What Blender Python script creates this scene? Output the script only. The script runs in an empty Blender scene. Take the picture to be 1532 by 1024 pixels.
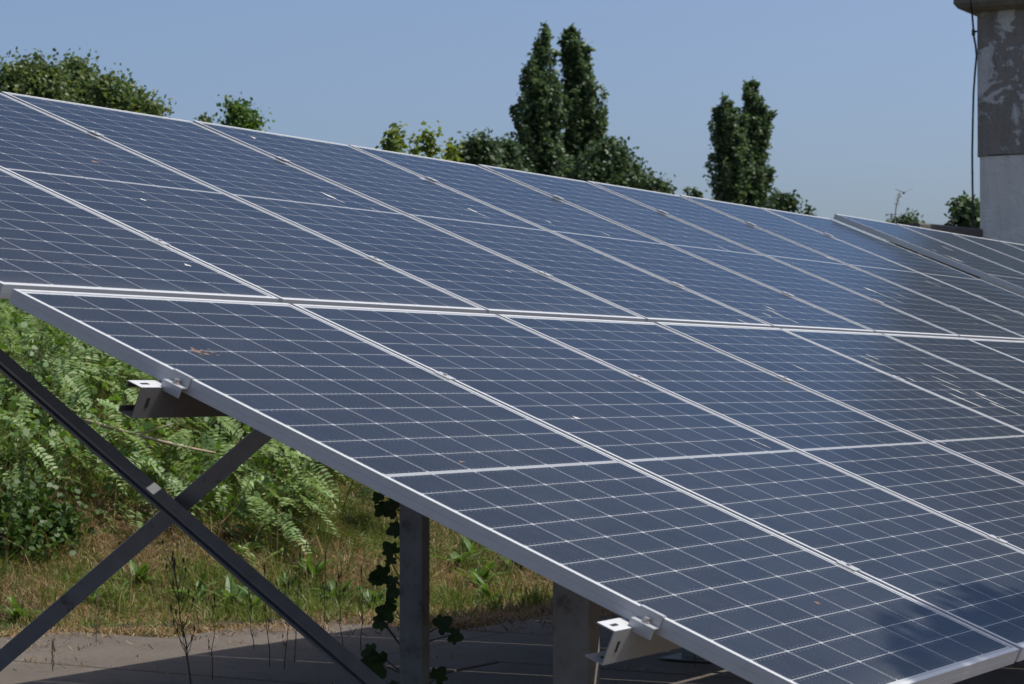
import bpy, math, random
import numpy as np
from mathutils import Vector, Matrix
random.seed(7)
S = bpy.context.scene
COL = S.collection
PI = math.pi

# ------------------------------------------------------------------ camera, sky, sun, exposure
FPX = 3475.77                       # focal length in pixels of the 1532 px wide photograph
CAMP = Vector((-3.9214, -3.5559, 1.2881))
YAW, PITCH = 1.046015, 0.0180996
cd = bpy.data.cameras.new('camera')
cam = bpy.data.objects.new('camera', cd)
COL.objects.link(cam)
CROT = Matrix.Rotation(-YAW, 3, 'Z') @ Matrix.Rotation(PI/2 + PITCH, 3, 'X')
cam.matrix_world = Matrix.Translation(CAMP) @ CROT.to_4x4()
cd.sensor_width = 36.0
cd.lens = 36.0*FPX/1532
cd.clip_start = 0.1
cd.clip_end = 8000
cd.dof.use_dof = True
cd.dof.focus_distance = 7.0
cd.dof.aperture_fstop = 13.0
S.camera = cam

SUN = Vector((0.63, -1.0, 2.03)).normalized()
ELEV = math.asin(SUN.z)
w = bpy.data.worlds.new('World')
S.world = w
w.use_nodes = True
nt = w.node_tree
bg = nt.nodes['Background']
sky = nt.nodes.new('ShaderNodeTexSky')
sky.sky_type = 'NISHITA'
sky.sun_disc = False
sky.sun_elevation = ELEV
sky.sun_rotation = math.atan2(SUN.x, SUN.y)
sky.altitude = 100
sky.air_density = 0.75
sky.dust_density = 3.6
sky.ozone_density = 4.5
nt.links.new(sky.outputs[0], bg.inputs[0])
bg.inputs[1].default_value = 0.150
sl = bpy.data.lights.new('sun', 'SUN')
sl.energy = 5.0
sl.angle = math.radians(0.53)
sl.color = (1.0, 0.955, 0.88)
so = bpy.data.objects.new('sun', sl)
so.rotation_euler = SUN.to_track_quat('Z', 'Y').to_euler()
so.location = (0, -10, 30)
COL.objects.link(so)
S.view_settings.view_transform = 'Standard'
S.view_settings.look = 'None'
S.view_settings.exposure = 0.0
S.view_settings.gamma = 1.0


def at(px, py, depth):
    """world point on the sight line through a photo pixel, at a real distance"""
    return CAMP + CROT @ Vector(((px-766)/FPX, -(py-512)/FPX, -1.0))*depth


# ------------------------------------------------------------------ materials
class NT:
    def __init__(s, name):
        s.m = bpy.data.materials.new(name)
        s.m.use_nodes = True
        s.t = s.m.node_tree
        s.b = s.t.nodes['Principled BSDF']
        s.out = s.t.nodes['Material Output']

    def n(s, typ, **kw):
        nd = s.t.nodes.new(typ)
        for k, v in kw.items():
            setattr(nd, k, v)
        return nd

    def put(s, sock, v):
        if isinstance(v, bpy.types.NodeSocket):
            s.t.links.new(v, sock)
        elif isinstance(v, (tuple, list)) and len(v) == 3 and sock.type == 'RGBA':
            sock.default_value = (*v, 1)
        else:
            sock.default_value = v

    def math(s, op, a, b=None, c=None, clamp=False):
        nd = s.n('ShaderNodeMath', operation=op)
        nd.use_clamp = clamp
        s.put(nd.inputs[0], a)
        if b is not None:
            s.put(nd.inputs[1], b)
        if c is not None:
            s.put(nd.inputs[2], c)
        return nd.outputs[0]

    def mix(s, f, a, b):
        nd = s.n('ShaderNodeMix', data_type='RGBA')
        s.put(nd.inputs[0], f)
        s.put(nd.inputs[6], a)
        s.put(nd.inputs[7], b)
        return nd.outputs[2]

    def noise(s, scale, detail=4, vec=None, rough=0.55, out=0, dist=0.0):
        nd = s.n('ShaderNodeTexNoise')
        nd.inputs['Scale'].default_value = scale
        nd.inputs['Detail'].default_value = detail
        nd.inputs['Roughness'].default_value = rough
        nd.inputs['Distortion'].default_value = dist
        if vec is not None:
            s.t.links.new(vec, nd.inputs['Vector'])
        return nd.outputs[out]

    def ramp(s, f, stops):
        nd = s.n('ShaderNodeValToRGB')
        e = nd.color_ramp.elements
        while len(e) < len(stops):
            e.new(0.5)
        for el, (p, c) in zip(e, stops):
            el.position = p
            el.color = (*c, 1) if len(c) == 3 else c
        s.put(nd.inputs[0], f)
        return nd.outputs[0]

    def coord(s, which='Object'):
        return s.n('ShaderNodeTexCoord').outputs[which]

    def pos(s):
        return s.n('ShaderNodeNewGeometry').outputs['Position']

    def scaled(s, vec, sc):
        nd = s.n('ShaderNodeMapping')
        nd.inputs['Scale'].default_value = sc
        s.t.links.new(vec, nd.inputs['Vector'])
        return nd.outputs[0]

    def bump(s, h, strength, dist):
        nd = s.n('ShaderNodeBump')
        nd.inputs['Strength'].default_value = strength
        nd.inputs['Distance'].default_value = dist
        s.put(nd.inputs['Height'], h)
        s.t.links.new(nd.outputs[0], s.b.inputs['Normal'])

    def set(s, **kw):
        for k, v in kw.items():
            s.put(s.b.inputs[k.replace('_', ' ')], v)
        return s


def smooth_ramp(nt_, f, a, b):
    nd = nt_.n('ShaderNodeMapRange', interpolation_type='SMOOTHSTEP')
    nt_.put(nd.inputs[0], f)
    nd.inputs[1].default_value = a
    nd.inputs[2].default_value = b
    return nd.outputs[0]


# panel sizes in metres
PL, PW, PITCHU, ROWGAP = 2.117, 1.048, 1.068, 0.030
LIP, FH = 0.011, 0.034
CELLU, CELLV, MIDBAR = 0.1685, 0.0860, 0.012
MU = (PW - 6*CELLU)/2
MV = (PL - 24*CELLV - MIDBAR)/2


def mat_cells():
    M = NT('solar_cells')
    uv = M.n('ShaderNodeSeparateXYZ')
    M.t.links.new(M.coord('UV'), uv.inputs[0])
    u, v = uv.outputs[0], uv.outputs[1]
    cu = M.math('DIVIDE', M.math('SUBTRACT', u, MU), CELLU)
    v1 = M.math('SUBTRACT', v, MV)
    over = M.math('GREATER_THAN', v1, 12*CELLV + MIDBAR/2)
    v2 = M.math('SUBTRACT', v1, M.math('MULTIPLY', over, MIDBAR))
    inbar = M.math('MULTIPLY', M.math('GREATER_THAN', v1, 12*CELLV), M.math('LESS_THAN', v1, 12*CELLV + MIDBAR))
    cv = M.math('DIVIDE', v2, CELLV)
    du = M.math('MULTIPLY', M.math('ABSOLUTE', M.math('SUBTRACT', cu, M.math('ROUND', cu))), CELLU)
    dv = M.math('MULTIPLY', M.math('ABSOLUTE', M.math('SUBTRACT', cv, M.math('ROUND', cv))), CELLV)
    line = M.math('MAXIMUM', M.math('LESS_THAN', du, 0.00105), M.math('LESS_THAN', dv, 0.00085))
    dia = M.math('LESS_THAN', M.math('ADD', du, dv), 0.0062)
    line = M.math('MAXIMUM', line, dia)
    line = M.math('MAXIMUM', line, inbar)
    for lo, hi, c in ((0.0, 6.0, cu), (0.0, 24.0, cv)):
        line = M.math('MAXIMUM', line, M.math('MAXIMUM', M.math('LESS_THAN', c, lo), M.math('GREATER_THAN', c, hi)))
    # thin busbars along the panel, nine to a cell, and the finer fingers across
    bb = M.math('MULTIPLY', cu, 9.0)
    bd = M.math('ABSOLUTE', M.math('SUBTRACT', M.math('FRACT', bb), 0.5))
    bus = M.math('LESS_THAN', bd, 0.026)
    # solder pads near the cell edges
    pad = M.math('MULTIPLY', M.math('LESS_THAN', bd, 0.06), M.math('LESS_THAN', M.math('ABSOLUTE', M.math('SUBTRACT', dv, 0.0075)), 0.0016))
    bus = M.math('MAXIMUM', M.math('MULTIPLY', bus, 0.20), M.math('MULTIPLY', pad, 0.8))
    # every cell a slightly different blue
    comb = M.n('ShaderNodeCombineXYZ')
    M.put(comb.inputs[0], M.math('FLOOR', cu))
    M.put(comb.inputs[1], M.math('FLOOR', cv))
    oi = M.n('ShaderNodeObjectInfo')
    M.put(comb.inputs[2], M.math('MULTIPLY', oi.outputs['Random'], 57.0))
    wn = M.n('ShaderNodeTexWhiteNoise')
    M.t.links.new(comb.outputs[0], wn.inputs[0])
    cell = M.mix(wn.outputs[0], (0.0045, 0.0085, 0.0185), (0.0070, 0.0125, 0.0260))
    c = M.mix(bus, cell, (0.20, 0.21, 0.23))
    c = M.mix(line, c, (0.40, 0.41, 0.42))
    c = M.mix(inbar, c, (0.29, 0.30, 0.31))
    # dust lying on the glass: specks, run marks, a film that is thicker in places
    pos = M.pos()
    film = M.noise(2.2, 5, pos)
    film2 = M.noise(14.0, 4, pos)
    run = M.noise(9.0, 3, M.scaled(M.coord('UV'), (6.0, 0.5, 1.0)))
    speck = smooth_ramp(M, M.noise(330.0, 2, pos), 0.66, 0.76)
    d = M.math('ADD', M.math('MULTIPLY', film, 0.062), M.math('ADD', M.math('MULTIPLY', film2, 0.03), M.math('MULTIPLY', run, 0.04)))
    # a little more dirt along the lower edge, where rain leaves it
    low = smooth_ramp(M, v, PL-0.10, PL-0.01)
    d = M.math('ADD', M.math('ADD', d, M.math('MULTIPLY', low, 0.05)), M.math('MULTIPLY', speck, 0.16))
    blot = smooth_ramp(M, M.noise(5.5, 5, pos, 0.6, dist=0.6), 0.69, 0.78)
    d = M.math('ADD', d, M.math('MULTIPLY', blot, 0.10), clamp=True)
    c = M.mix(d, c, (0.34, 0.325, 0.26))
    # anti-reflective solar glass: a faint bluish mirror over the cells
    tex = M.noise(900.0, 1, pos)
    bp = M.n('ShaderNodeBump')
    bp.inputs['Strength'].default_value = 0.05
    bp.inputs['Distance'].default_value = 0.0004
    M.put(bp.inputs['Height'], tex)
    df = M.n('ShaderNodeBsdfDiffuse')
    M.put(df.inputs['Color'], c)
    gl = M.n('ShaderNodeBsdfGlossy')
    M.put(gl.inputs['Color'], (0.37, 0.525, 0.67))
    M.put(gl.inputs['Roughness'], M.math('ADD', M.math('MULTIPLY', film2, 0.04), 0.165))
    M.t.links.new(bp.outputs[0], gl.inputs['Normal'])
    fr = M.n('ShaderNodeFresnel')
    fr.inputs['IOR'].default_value = 1.18
    mx = M.n('ShaderNodeMixShader')
    M.put(mx.inputs[0], fr.outputs[0])
    M.t.links.new(df.outputs[0], mx.inputs[1])
    M.t.links.new(gl.outputs[0], mx.inputs[2])
    M.t.links.new(mx.outputs[0], M.out.inputs[0])
    return M.m


def mat_simple(name, col, rough=0.5, metal=0.0, var=0.0, nscale=20.0, bump=0.0, bdist=0.002, dirt=None, dscale=6.0, dlo=0.55, dhi=0.72, ior=1.45):
    M = NT(name)
    p = M.coord('Object')
    c = col
    if var:
        nz = M.noise(nscale, 5, p)
        c = M.mix(nz, tuple(x*(1-var) for x in col), tuple(min(1, x*(1+var)) for x in col))
    if dirt:
        f = smooth_ramp(M, M.noise(dscale, 6, p, 0.65), dlo, dhi)
        c = M.mix(f, c, dirt)
    M.set(Base_Color=c, Roughness=rough, Metallic=metal, IOR=ior)
    if bump:
        M.bump(M.noise(nscale*3, 4, p), bump, bdist)
    return M.m


def mat_leaf(name, cols, trans=0.3, rough=0.5, spec=0.4):
    """foliage: every leaf its own shade, some light passing through"""
    M = NT(name)
    g = M.n('ShaderNodeNewGeometry')
    rnd = g.outputs['Random Per Island']
    k = len(cols)
    c = M.ramp(rnd, [(i/(k-1), q) for i, q in enumerate(cols)])
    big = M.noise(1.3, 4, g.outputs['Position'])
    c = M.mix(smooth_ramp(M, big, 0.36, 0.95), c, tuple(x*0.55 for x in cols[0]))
    M.set(Base_Color=c, Roughness=rough)
    M.b.inputs['Specular IOR Level'].default_value = spec
    tr = M.n('ShaderNodeBsdfTranslucent')
    hs = M.n('ShaderNodeHueSaturation')
    hs.inputs['Hue'].default_value = 0.485
    hs.inputs['Saturation'].default_value = 1.15
    hs.inputs['Value'].default_value = 1.5
    M.t.links.new(c, hs.inputs['Color'])
    M.t.links.new(hs.outputs[0], tr.inputs[0])
    mx = M.n('ShaderNodeMixShader')
    mx.inputs[0].default_value = trans
    M.t.links.new(M.b.outputs[0], mx.inputs[1])
    M.t.links.new(tr.outputs[0], mx.inputs[2])
    M.t.links.new(mx.outputs[0], M.out.inputs[0])
    return M.m


MAT = {}
MAT['cells'] = mat_cells()
MAT['alu'] = mat_simple('anodised_aluminium', (0.45, 0.46, 0.47), 0.45, 0.1, 0.09, 30, 0.05, 0.0005, dirt=(0.22, 0.20, 0.17), dscale=22, dlo=0.66, dhi=0.76)
MAT['alu_clamp'] = mat_simple('clamp_aluminium', (0.42, 0.43, 0.44), 0.38, 0.3, 0.05, 40)
MAT['backsheet'] = mat_simple('white_backsheet', (0.66, 0.66, 0.65), 0.6)
MAT['dropping'] = mat_simple('dried_dropping', (0.50, 0.49, 0.46), 0.85, var=0.2, nscale=60)
MAT['mud'] = mat_simple('dried_mud', (0.16, 0.10, 0.065), 0.9, var=0.3, nscale=60)
MAT['bolt'] = mat_simple('bolt_steel', (0.45, 0.44, 0.42), 0.35, 0.8)
MAT['galv'] = mat_simple('galvanised_steel', (0.27, 0.268, 0.262), 0.5, 0.15, 0.18, 24, 0.06, 0.0006, dirt=(0.13, 0.10, 0.075), dscale=9, dlo=0.58, dhi=0.78)
MAT['galv_flange'] = mat_simple('galvanised_flange', (0.50, 0.51, 0.52), 0.45, 0.15, 0.1, 30)
MAT['galv_rusty'] = mat_simple('weathered_galvanised_steel', (0.13, 0.123, 0.118), 0.6, 0.1, 0.22, 26, 0.1, 0.0006, dirt=(0.12, 0.075, 0.045), dscale=12, dlo=0.52, dhi=0.72)
MAT['post'] = mat_simple('dull_zinc_post', (0.22, 0.215, 0.205), 0.75, 0.0, 0.45, 22, 0.3, 0.0015, dirt=(0.09, 0.08, 0.07), dscale=11, dlo=0.46, dhi=0.72)
MAT['brace'] = mat_simple('zinc_brace', (0.185, 0.19, 0.20), 0.42, 0.1, 0.25, 26, 0.1, 0.0006, dirt=(0.09, 0.075, 0.06), dscale=14, dlo=0.60, dhi=0.74)
MAT['cable'] = mat_simple('black_cable', (0.018, 0.018, 0.02), 0.55)
MAT['bark'] = mat_simple('bark', (0.16, 0.135, 0.11), 0.9, 0, 0.35, 9, 0.5, 0.02)
MAT['bark_pale'] = mat_simple('pale_bark', (0.25, 0.23, 0.19), 0.9, 0, 0.35, 9, 0.5, 0.02)
MAT['twig'] = mat_simple('dry_twig_bark', (0.33, 0.26, 0.19), 0.85, 0, 0.3, 40)
MAT['stalk_dark'] = mat_simple('dead_stalk', (0.075, 0.06, 0.045), 0.9, 0, 0.3, 40)
MAT['bird'] = mat_simple('bird_plumage', (0.05, 0.048, 0.05), 0.7, 0, 0.3, 30)
MAT['mast'] = mat_simple('weathered_mast', (0.16, 0.16, 0.16), 0.6, 0.3)
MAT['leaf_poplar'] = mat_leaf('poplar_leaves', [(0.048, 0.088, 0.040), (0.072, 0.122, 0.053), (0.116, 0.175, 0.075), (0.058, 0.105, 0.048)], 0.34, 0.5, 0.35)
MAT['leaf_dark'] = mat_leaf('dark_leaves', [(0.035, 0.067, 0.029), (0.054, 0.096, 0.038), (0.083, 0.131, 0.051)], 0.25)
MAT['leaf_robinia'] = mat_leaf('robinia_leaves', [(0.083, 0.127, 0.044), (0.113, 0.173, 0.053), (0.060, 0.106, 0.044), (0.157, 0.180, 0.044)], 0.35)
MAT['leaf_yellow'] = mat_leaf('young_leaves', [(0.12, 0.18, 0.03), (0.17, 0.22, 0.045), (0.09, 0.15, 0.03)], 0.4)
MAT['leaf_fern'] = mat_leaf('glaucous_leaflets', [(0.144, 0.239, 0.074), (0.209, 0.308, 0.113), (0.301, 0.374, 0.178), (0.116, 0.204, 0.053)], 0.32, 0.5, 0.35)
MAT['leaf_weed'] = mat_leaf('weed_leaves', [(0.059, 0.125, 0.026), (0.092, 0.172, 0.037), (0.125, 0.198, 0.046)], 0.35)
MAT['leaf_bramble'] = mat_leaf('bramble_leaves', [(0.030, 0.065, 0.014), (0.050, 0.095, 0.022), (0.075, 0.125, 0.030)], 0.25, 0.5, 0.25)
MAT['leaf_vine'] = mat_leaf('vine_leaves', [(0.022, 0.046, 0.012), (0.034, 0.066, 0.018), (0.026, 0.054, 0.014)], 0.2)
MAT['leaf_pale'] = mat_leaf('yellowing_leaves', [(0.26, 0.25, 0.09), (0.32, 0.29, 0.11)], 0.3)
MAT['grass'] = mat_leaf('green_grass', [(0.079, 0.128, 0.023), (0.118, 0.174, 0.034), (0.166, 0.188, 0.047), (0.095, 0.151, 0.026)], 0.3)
MAT['straw'] = mat_leaf('dry_grass', [(0.250, 0.169, 0.075), (0.350, 0.244, 0.112), (0.213, 0.131, 0.062), (0.425, 0.312, 0.156)], 0.2, 0.6)


def mat_ground():
    M = NT('soil_and_litter')
    p = M.pos()
    n1 = M.noise(1.1, 6, p)
    n2 = M.noise(9.0, 6, p, 0.65)
    n3 = M.noise(60.0, 4, p, 0.7)
    c = M.ramp(n2, [(0.3, (0.055, 0.045, 0.022)), (0.5, (0.12, 0.088, 0.045)), (0.72, (0.20, 0.145, 0.075))])
    c = M.mix(smooth_ramp(M, n1, 0.48, 0.62), c, (0.060, 0.075, 0.022))
    c = M.mix(M.math('MULTIPLY', n3, 0.5), c, (0.08, 0.055, 0.03))
    M.set(Base_Color=c, Roughness=0.95)
    M.bump(n3, 0.8, 0.03)
    return M.m


def mat_pavement():
    M = NT('old_concrete_paving')
    p = M.pos()
    n1 = M.noise(1.7, 6, p, 0.6)
    n2 = M.noise(16.0, 6, p, 0.65)
    n3 = M.noise(160.0, 3, p, 0.7)
    c = M.ramp(n1, [(0.3, (0.085, 0.068, 0.051)), (0.7, (0.130, 0.106, 0.083))])
    c = M.mix(smooth_ramp(M, n2, 0.56, 0.70), c, (0.060, 0.047, 0.035))
    c = M.mix(M.math('MULTIPLY', n3, 0.35), c, (0.14, 0.125, 0.11))
    M.set(Base_Color=c, Roughness=0.92)
    M.bump(M.math('ADD', n2, M.math('MULTIPLY', n3, 0.5)), 0.9, 0.014)
    return M.m


def mat_plaster(name, base, patch, plo, phi, scale, stain):
    M = NT(name)
    p = M.coord('Object')
    n1 = M.noise(scale, 6, p, 0.62, dist=0.4)
    n2 = M.noise(9.0, 6, p, 0.7)
    n3 = M.noise(70.0, 4, p, 0.6)
    drip = M.noise(6.0, 4, M.scaled(p, (1.5, 1.5, 0.25)), 0.6)
    c = M.mix(smooth_ramp(M, n1, plo, phi), base, patch)
    c = M.mix(M.math('MULTIPLY', smooth_ramp(M, drip, 0.45, 0.75), 0.32), c, stain)
    c = M.mix(M.math('MULTIPLY', smooth_ramp(M, n2, 0.55, 0.72), 0.4), c, stain)
    c = M.mix(M.math('MULTIPLY', smooth_ramp(M, n3, 0.35, 0.7), 0.38), c, stain)
    M.set(Base_Color=c, Roughness=0.92)
    M.bump(M.math('ADD', M.math('MULTIPLY', smooth_ramp(M, n1, plo, phi), 0.8), M.math('MULTIPLY', n3, 0.7)), 0.9, 0.02)
    return M.m


MAT['ground'] = mat_ground()
MAT['pavement'] = mat_pavement()
MAT['plaster_grey'] = mat_plaster('grey_render_with_white_patches', (0.27, 0.25, 0.23), (0.60, 0.61, 0.61), 0.505, 0.545, 2.2, (0.08, 0.075, 0.065))
MAT['plaster_white'] = mat_plaster('flaking_whitewash', (0.70, 0.70, 0.68), (0.80, 0.80, 0.79), 0.4, 0.6, 1.5, (0.36, 0.36, 0.31))
MAT['slab'] = mat_plaster('mossy_concrete', (0.15, 0.145, 0.135), (0.21, 0.20, 0.185), 0.4, 0.65, 2.5, (0.085, 0.08, 0.055))
MAT['wall_concrete'] = mat_plaster('grey_concrete_wall', (0.085, 0.083, 0.08), (0.12, 0.117, 0.11), 0.4, 0.65, 1.2, (0.05, 0.048, 0.045))


# ------------------------------------------------------------------ mesh helpers
class MB:
    def __init__(s):
        s.v, s.f, s.m = [], [], []

    def face(s, pts, m=0):
        k = len(s.v)
        s.v += [tuple(p) for p in pts]
        s.f.append(tuple(range(k, k+len(pts))))
        s.m.append(m)

    def grid(s, rows, closed=True, caps=True, m=0):
        """skin a list of equally long rings"""
        k = len(s.v)
        n = len(rows[0])
        for r in rows:
            s.v += [tuple(p) for p in r]
        for i in range(len(rows)-1):
            for j in range(n if closed else n-1):
                a, b = k+i*n+j, k+i*n+(j+1) % n
                s.f.append((a, b, b+n, a+n))
                s.m.append(m)
        if caps:
            s.f.append(tuple(range(k+n-1, k-1, -1)))
            e = k+(len(rows)-1)*n
            s.f.append(tuple(range(e, e+n)))
            s.m += [m, m]

    def box(s, x0, x1, y0, y1, z0, z1, m=0, bev=0.0):
        b = bev
        def ring(x0, x1, y0, y1, z):
            return [(x0, y0, z), (x1, y0, z), (x1, y1, z), (x0, y1, z)]
        if b:
            s.grid([ring(x0+b, x1-b, y0+b, y1-b, z0), ring(x0, x1, y0, y1, z0+b), ring(x0, x1, y0, y1, z1-b), ring(x0+b, x1-b, y0+b, y1-b, z1)], m=m)
        else:
            s.grid([ring(x0, x1, y0, y1, z0), ring(x0, x1, y0, y1, z1)], m=m)

    def prism(s, prof, a, b, xa, ya, m=0):
        """extrude a 2-D profile from point a to b; xa, ya are the profile axes"""
        a, b, xa, ya = Vector(a), Vector(b), Vector(xa), Vector(ya)
        s.grid([[a+xa*p+ya*q for p, q in prof], [b+xa*p+ya*q for p, q in prof]], m=m)

    def tube(s, pts, rad, n=6, m=0):
        pts = [Vector(p) for p in pts]
        if not isinstance(rad, (list, tuple)):
            rad = [rad]*len(pts)
        rows = []
        for i, p in enumerate(pts):
            t = (pts[min(i+1, len(pts)-1)] - pts[max(i-1, 0)])
            if t.length < 1e-9:
                t = Vector((0, 0, 1))
            t.normalize()
            h = Vector((1, 0, 0)) if abs(t.x) < 0.8 else Vector((0, 1, 0))
            x = t.cross(h).normalized()
            y = t.cross(x)
            rows.append([p + (x*math.cos(2*PI*j/n) + y*math.sin(2*PI*j/n))*rad[i] for j in range(n)])
        s.grid(rows, m=m)

    def build(s, name, mats, parent=None, smooth=False):
        me = bpy.data.meshes.new(name)
        me.from_pydata(s.v, [], s.f)
        for mm in (mats if isinstance(mats, list) else [mats]):
            me.materials.append(mm)
        me.polygons.foreach_set('material_index', s.m)
        if smooth:
            me.polygons.foreach_set('use_smooth', [True]*len(s.f))
        me.update()
        o = bpy.data.objects.new(name, me)
        COL.objects.link(o)
        o.parent = parent
        return o


def np_mesh(name, V, mat, parent=None):
    """V: (faces, corners, 3) loose polygons, all with the same number of corners"""
    n, k, _ = V.shape
    me = bpy.data.meshes.new(name)
    me.vertices.add(n*k)
    me.vertices.foreach_set('co', np.ascontiguousarray(V, dtype=np.float32).ravel())
    me.loops.add(n*k)
    me.loops.foreach_set('vertex_index', np.arange(n*k, dtype=np.int32))
    me.polygons.add(n)
    me.polygons.foreach_set('loop_start', np.arange(0, n*k, k, dtype=np.int32))
    me.polygons.foreach_set('loop_total', np.full(n, k, dtype=np.int32))
    me.materials.append(mat)
    me.update(calc_edges=True)
    o = bpy.data.objects.new(name, me)
    COL.objects.link(o)
    o.parent = parent
    return o


def tag(o, label, cat, group=None, kind=None):
    if label:
        o['label'] = label
    if cat:
        o['category'] = cat
    if group:
        o['group'] = group
    if kind:
        o['kind'] = kind
    return o


def empty(name, loc, rot=(0, 0, 0)):
    o = bpy.data.objects.new(name, None)
    COL.objects.link(o)
    o.location = loc
    o.rotation_euler = rot
    o.empty_display_size = 0.2
    return o


def structure(o):
    o['kind'] = 'structure'
    return o


ORD = ['first', 'second', 'third', 'fourth', 'fifth', 'sixth', 'seventh', 'eighth', 'ninth', 'tenth']

# ------------------------------------------------------------------ terrain, paving
TILT = 0.3834
XU = Vector((1, 0, 0))
UPS = Vector((0, math.cos(TILT), math.sin(TILT)))       # up the slope of the panels
NRM = Vector((0, -math.sin(TILT), math.cos(TILT)))      # out of the panels
ORG = Vector((0, 0, 1.5))                                # top outer corner of the lower row, near end


def plane_pt(u, v, h=0.0):
    return ORG + XU*u - UPS*v + NRM*h


def edge_y(x):
    """where the paving ends and the bank begins"""
    x = np.asarray(x, float)
    return np.clip(4.33 - 1.05*(x-5.2), 2.5, 4.6) + 0.08*np.sin(x*2.3) + 0.05*np.sin(x*5.1+1)


def base_y(x):
    """foot of the bank"""
    x = np.asarray(x, float)
    return np.clip(4.75 - 0.40*(x-5.2), 3.25, 4.9) + 0.10*np.sin(x*2.3) + 0.06*np.sin(x*5.1+1)


def hnoise(x, y):
    return (np.sin(x*1.7+y*0.9)*0.5 + np.sin(x*0.6-y*1.9+2.0)*0.6 + np.sin(x*3.3+y*2.7+1.0)*0.25 + np.sin(x*5.9-y*4.3)*0.15)


def ground_z(x, y):
    x = np.asarray(x, float)
    y = np.asarray(y, float)
    d = y - base_y(x)
    t = np.clip((d+0.1)/5.6, 0, 1)
    s = t*t*(3-2*t)
    s = 0.35*t*np.clip((1.4-t), 0, 1) + s*0.86
    far = np.clip((x-16)/6, 0, 1)
    s = s*(1-far*0.45)
    return s*1.6 + np.clip(d, 0, 1)*hnoise(x, y)*0.06


def axis(lo, hi, step, far):
    a = list(np.arange(lo, hi+1e-6, step))
    d = step
    while a[-1] < far:
        d *= 1.35
        a.append(a[-1]+d)
    d = step
    while a[0] > -far:
        d *= 1.35
        a.insert(0, a[0]-d)
    return np.array(a)


gx = axis(-6, 30, 0.16, 4000)
gy = axis(-8, 14, 0.16, 4000)
GX, GY = np.meshgrid(gx, gy, indexing='ij')
GZ = ground_z(GX, GY)
me = bpy.data.meshes.new('ground')
nx, ny = len(gx), len(gy)
idx = np.arange(nx*ny).reshape(nx, ny)
quads = np.stack([idx[:-1, :-1], idx[1:, :-1], idx[1:, 1:], idx[:-1, 1:]], -1).reshape(-1, 4)
me.from_pydata(np.stack([GX, GY, GZ], -1).reshape(-1, 3).tolist(), [], quads.tolist())
me.polygons.foreach_set('use_smooth', [True]*len(quads))
me.materials.append(MAT['ground'])
me.update()
go = bpy.data.objects.new('ground', me)
COL.objects.link(go)
structure(go)

pb = MB()
rp = random.Random(3)
for k in range(-9, 24):
    x0 = 4.06 + 1.09*k - 0.55*0
    x1 = x0 + 1.09 - 0.013
    y = -12.0 - rp.random()*2
    ye = float(edge_y(0.5*(x0+x1))) - 0.12 + 0.1*rp.random()
    while y < ye - 0.15:
        y2 = min(y + 2.98, ye)
        dz = rp.uniform(-0.004, 0.004)
        pb.box(x0, x1, y, y2, -0.06, 0.035+dz, bev=0.006)
        y = y2 + 0.018
structure(pb.build('pavement', MAT['pavement']))

# ------------------------------------------------------------------ solar panels
def ring_frame():
    prof = [(0, 0), (LIP, 0), (LIP, -0.007), (0.002, -0.007), (0.002, -FH+0.002), (0.024, -FH+0.002), (0.024, -FH), (0, -FH), (0, -FH*0.52), (0.0006, -FH*0.5), (0, -FH*0.48)]
    mb = MB()
    rows = []
    for cx, cy, sx, sy in ((0, 0, 1, 1), (PW, 0, -1, 1), (PW, PL, -1, -1), (0, PL, 1, -1)):
        rows.append([(cx+sx*d, cy+sy*d, z) for d, z in prof])
    rows.append(rows[0])
    mb.grid(rows, caps=False)
    return mb


FRAME_ME = ring_frame()


def streak(mb, rnd, u, v, L, W, z, m=1):
    """thin irregular mark lying on the glass, its long side down the slope"""
    n = 14
    ph = rnd.uniform(0, 6)
    pts = []
    for i in range(n):
        a = 2*PI*i/n
        r = 1 + 0.28*math.sin(3*a+ph) + 0.18*math.sin(5*a+2*ph)
        x = math.cos(a)*W*0.5*r
        y = math.sin(a)*L*0.5*(r if math.sin(a) > 0 else 1.15*r)
        x *= (1.0 - 0.45*(y/(L*0.5)))*0.8
        pts.append((u+x, PL-v+y, z))
    mb.face(pts[::-1] if False else pts, m)


def panel(row, col, raise_top, marks, rnd, u0=0.0, h=0.0):
    v_top = 0.0 if row == 'lower' else -ROWGAP-PL
    base = plane_pt(u0 + col*PITCHU, v_top + PL, h)
    t = empty('solar_panel', base, (TILT + raise_top/PL + rnd.uniform(-0.0008, 0.0008), rnd.uniform(-0.001, 0.001), 0))
    FRAME_ME.build('frame', MAT['alu'], t)
    g = MB()
    a, zt, zb = LIP + 0.0002, -0.0016, -0.0062
    g.face([(a, a, zt), (PW-a, a, zt), (PW-a, PL-a, zt), (a, PL-a, zt)], 0)
    for (u, v, L, W, kind) in marks:
        streak(g, rnd, u, v, L, W, zt+0.0005, kind)
    go_ = g.build('glass', [MAT['cells'], MAT['dropping'], MAT['mud']], t)
    uvl = go_.data.uv_layers.new(name='UVMap')
    for lp in go_.data.loops:
        c = go_.data.vertices[lp.vertex_index].co
        uvl.data[lp.index].uv = (c.x, PL-c.y)
    b = MB()
    b.box(a, PW-a, a, PL-a, zb, zt-0.0008)
    for q in (0.2, 0.5, 0.8):
        b.box(PW*q-0.03, PW*q+0.03, PL/2-0.05, PL/2+0.05, zb-0.018, zb-0.0005)
    b.build('back_sheet', MAT['backsheet'], t)
    return t


rm = random.Random(11)
MARKS = {}


def mark(row, col, u, v, L, W, kind=1):
    MARKS.setdefault((row, col), []).append((u, v, L, W, kind))


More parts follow.
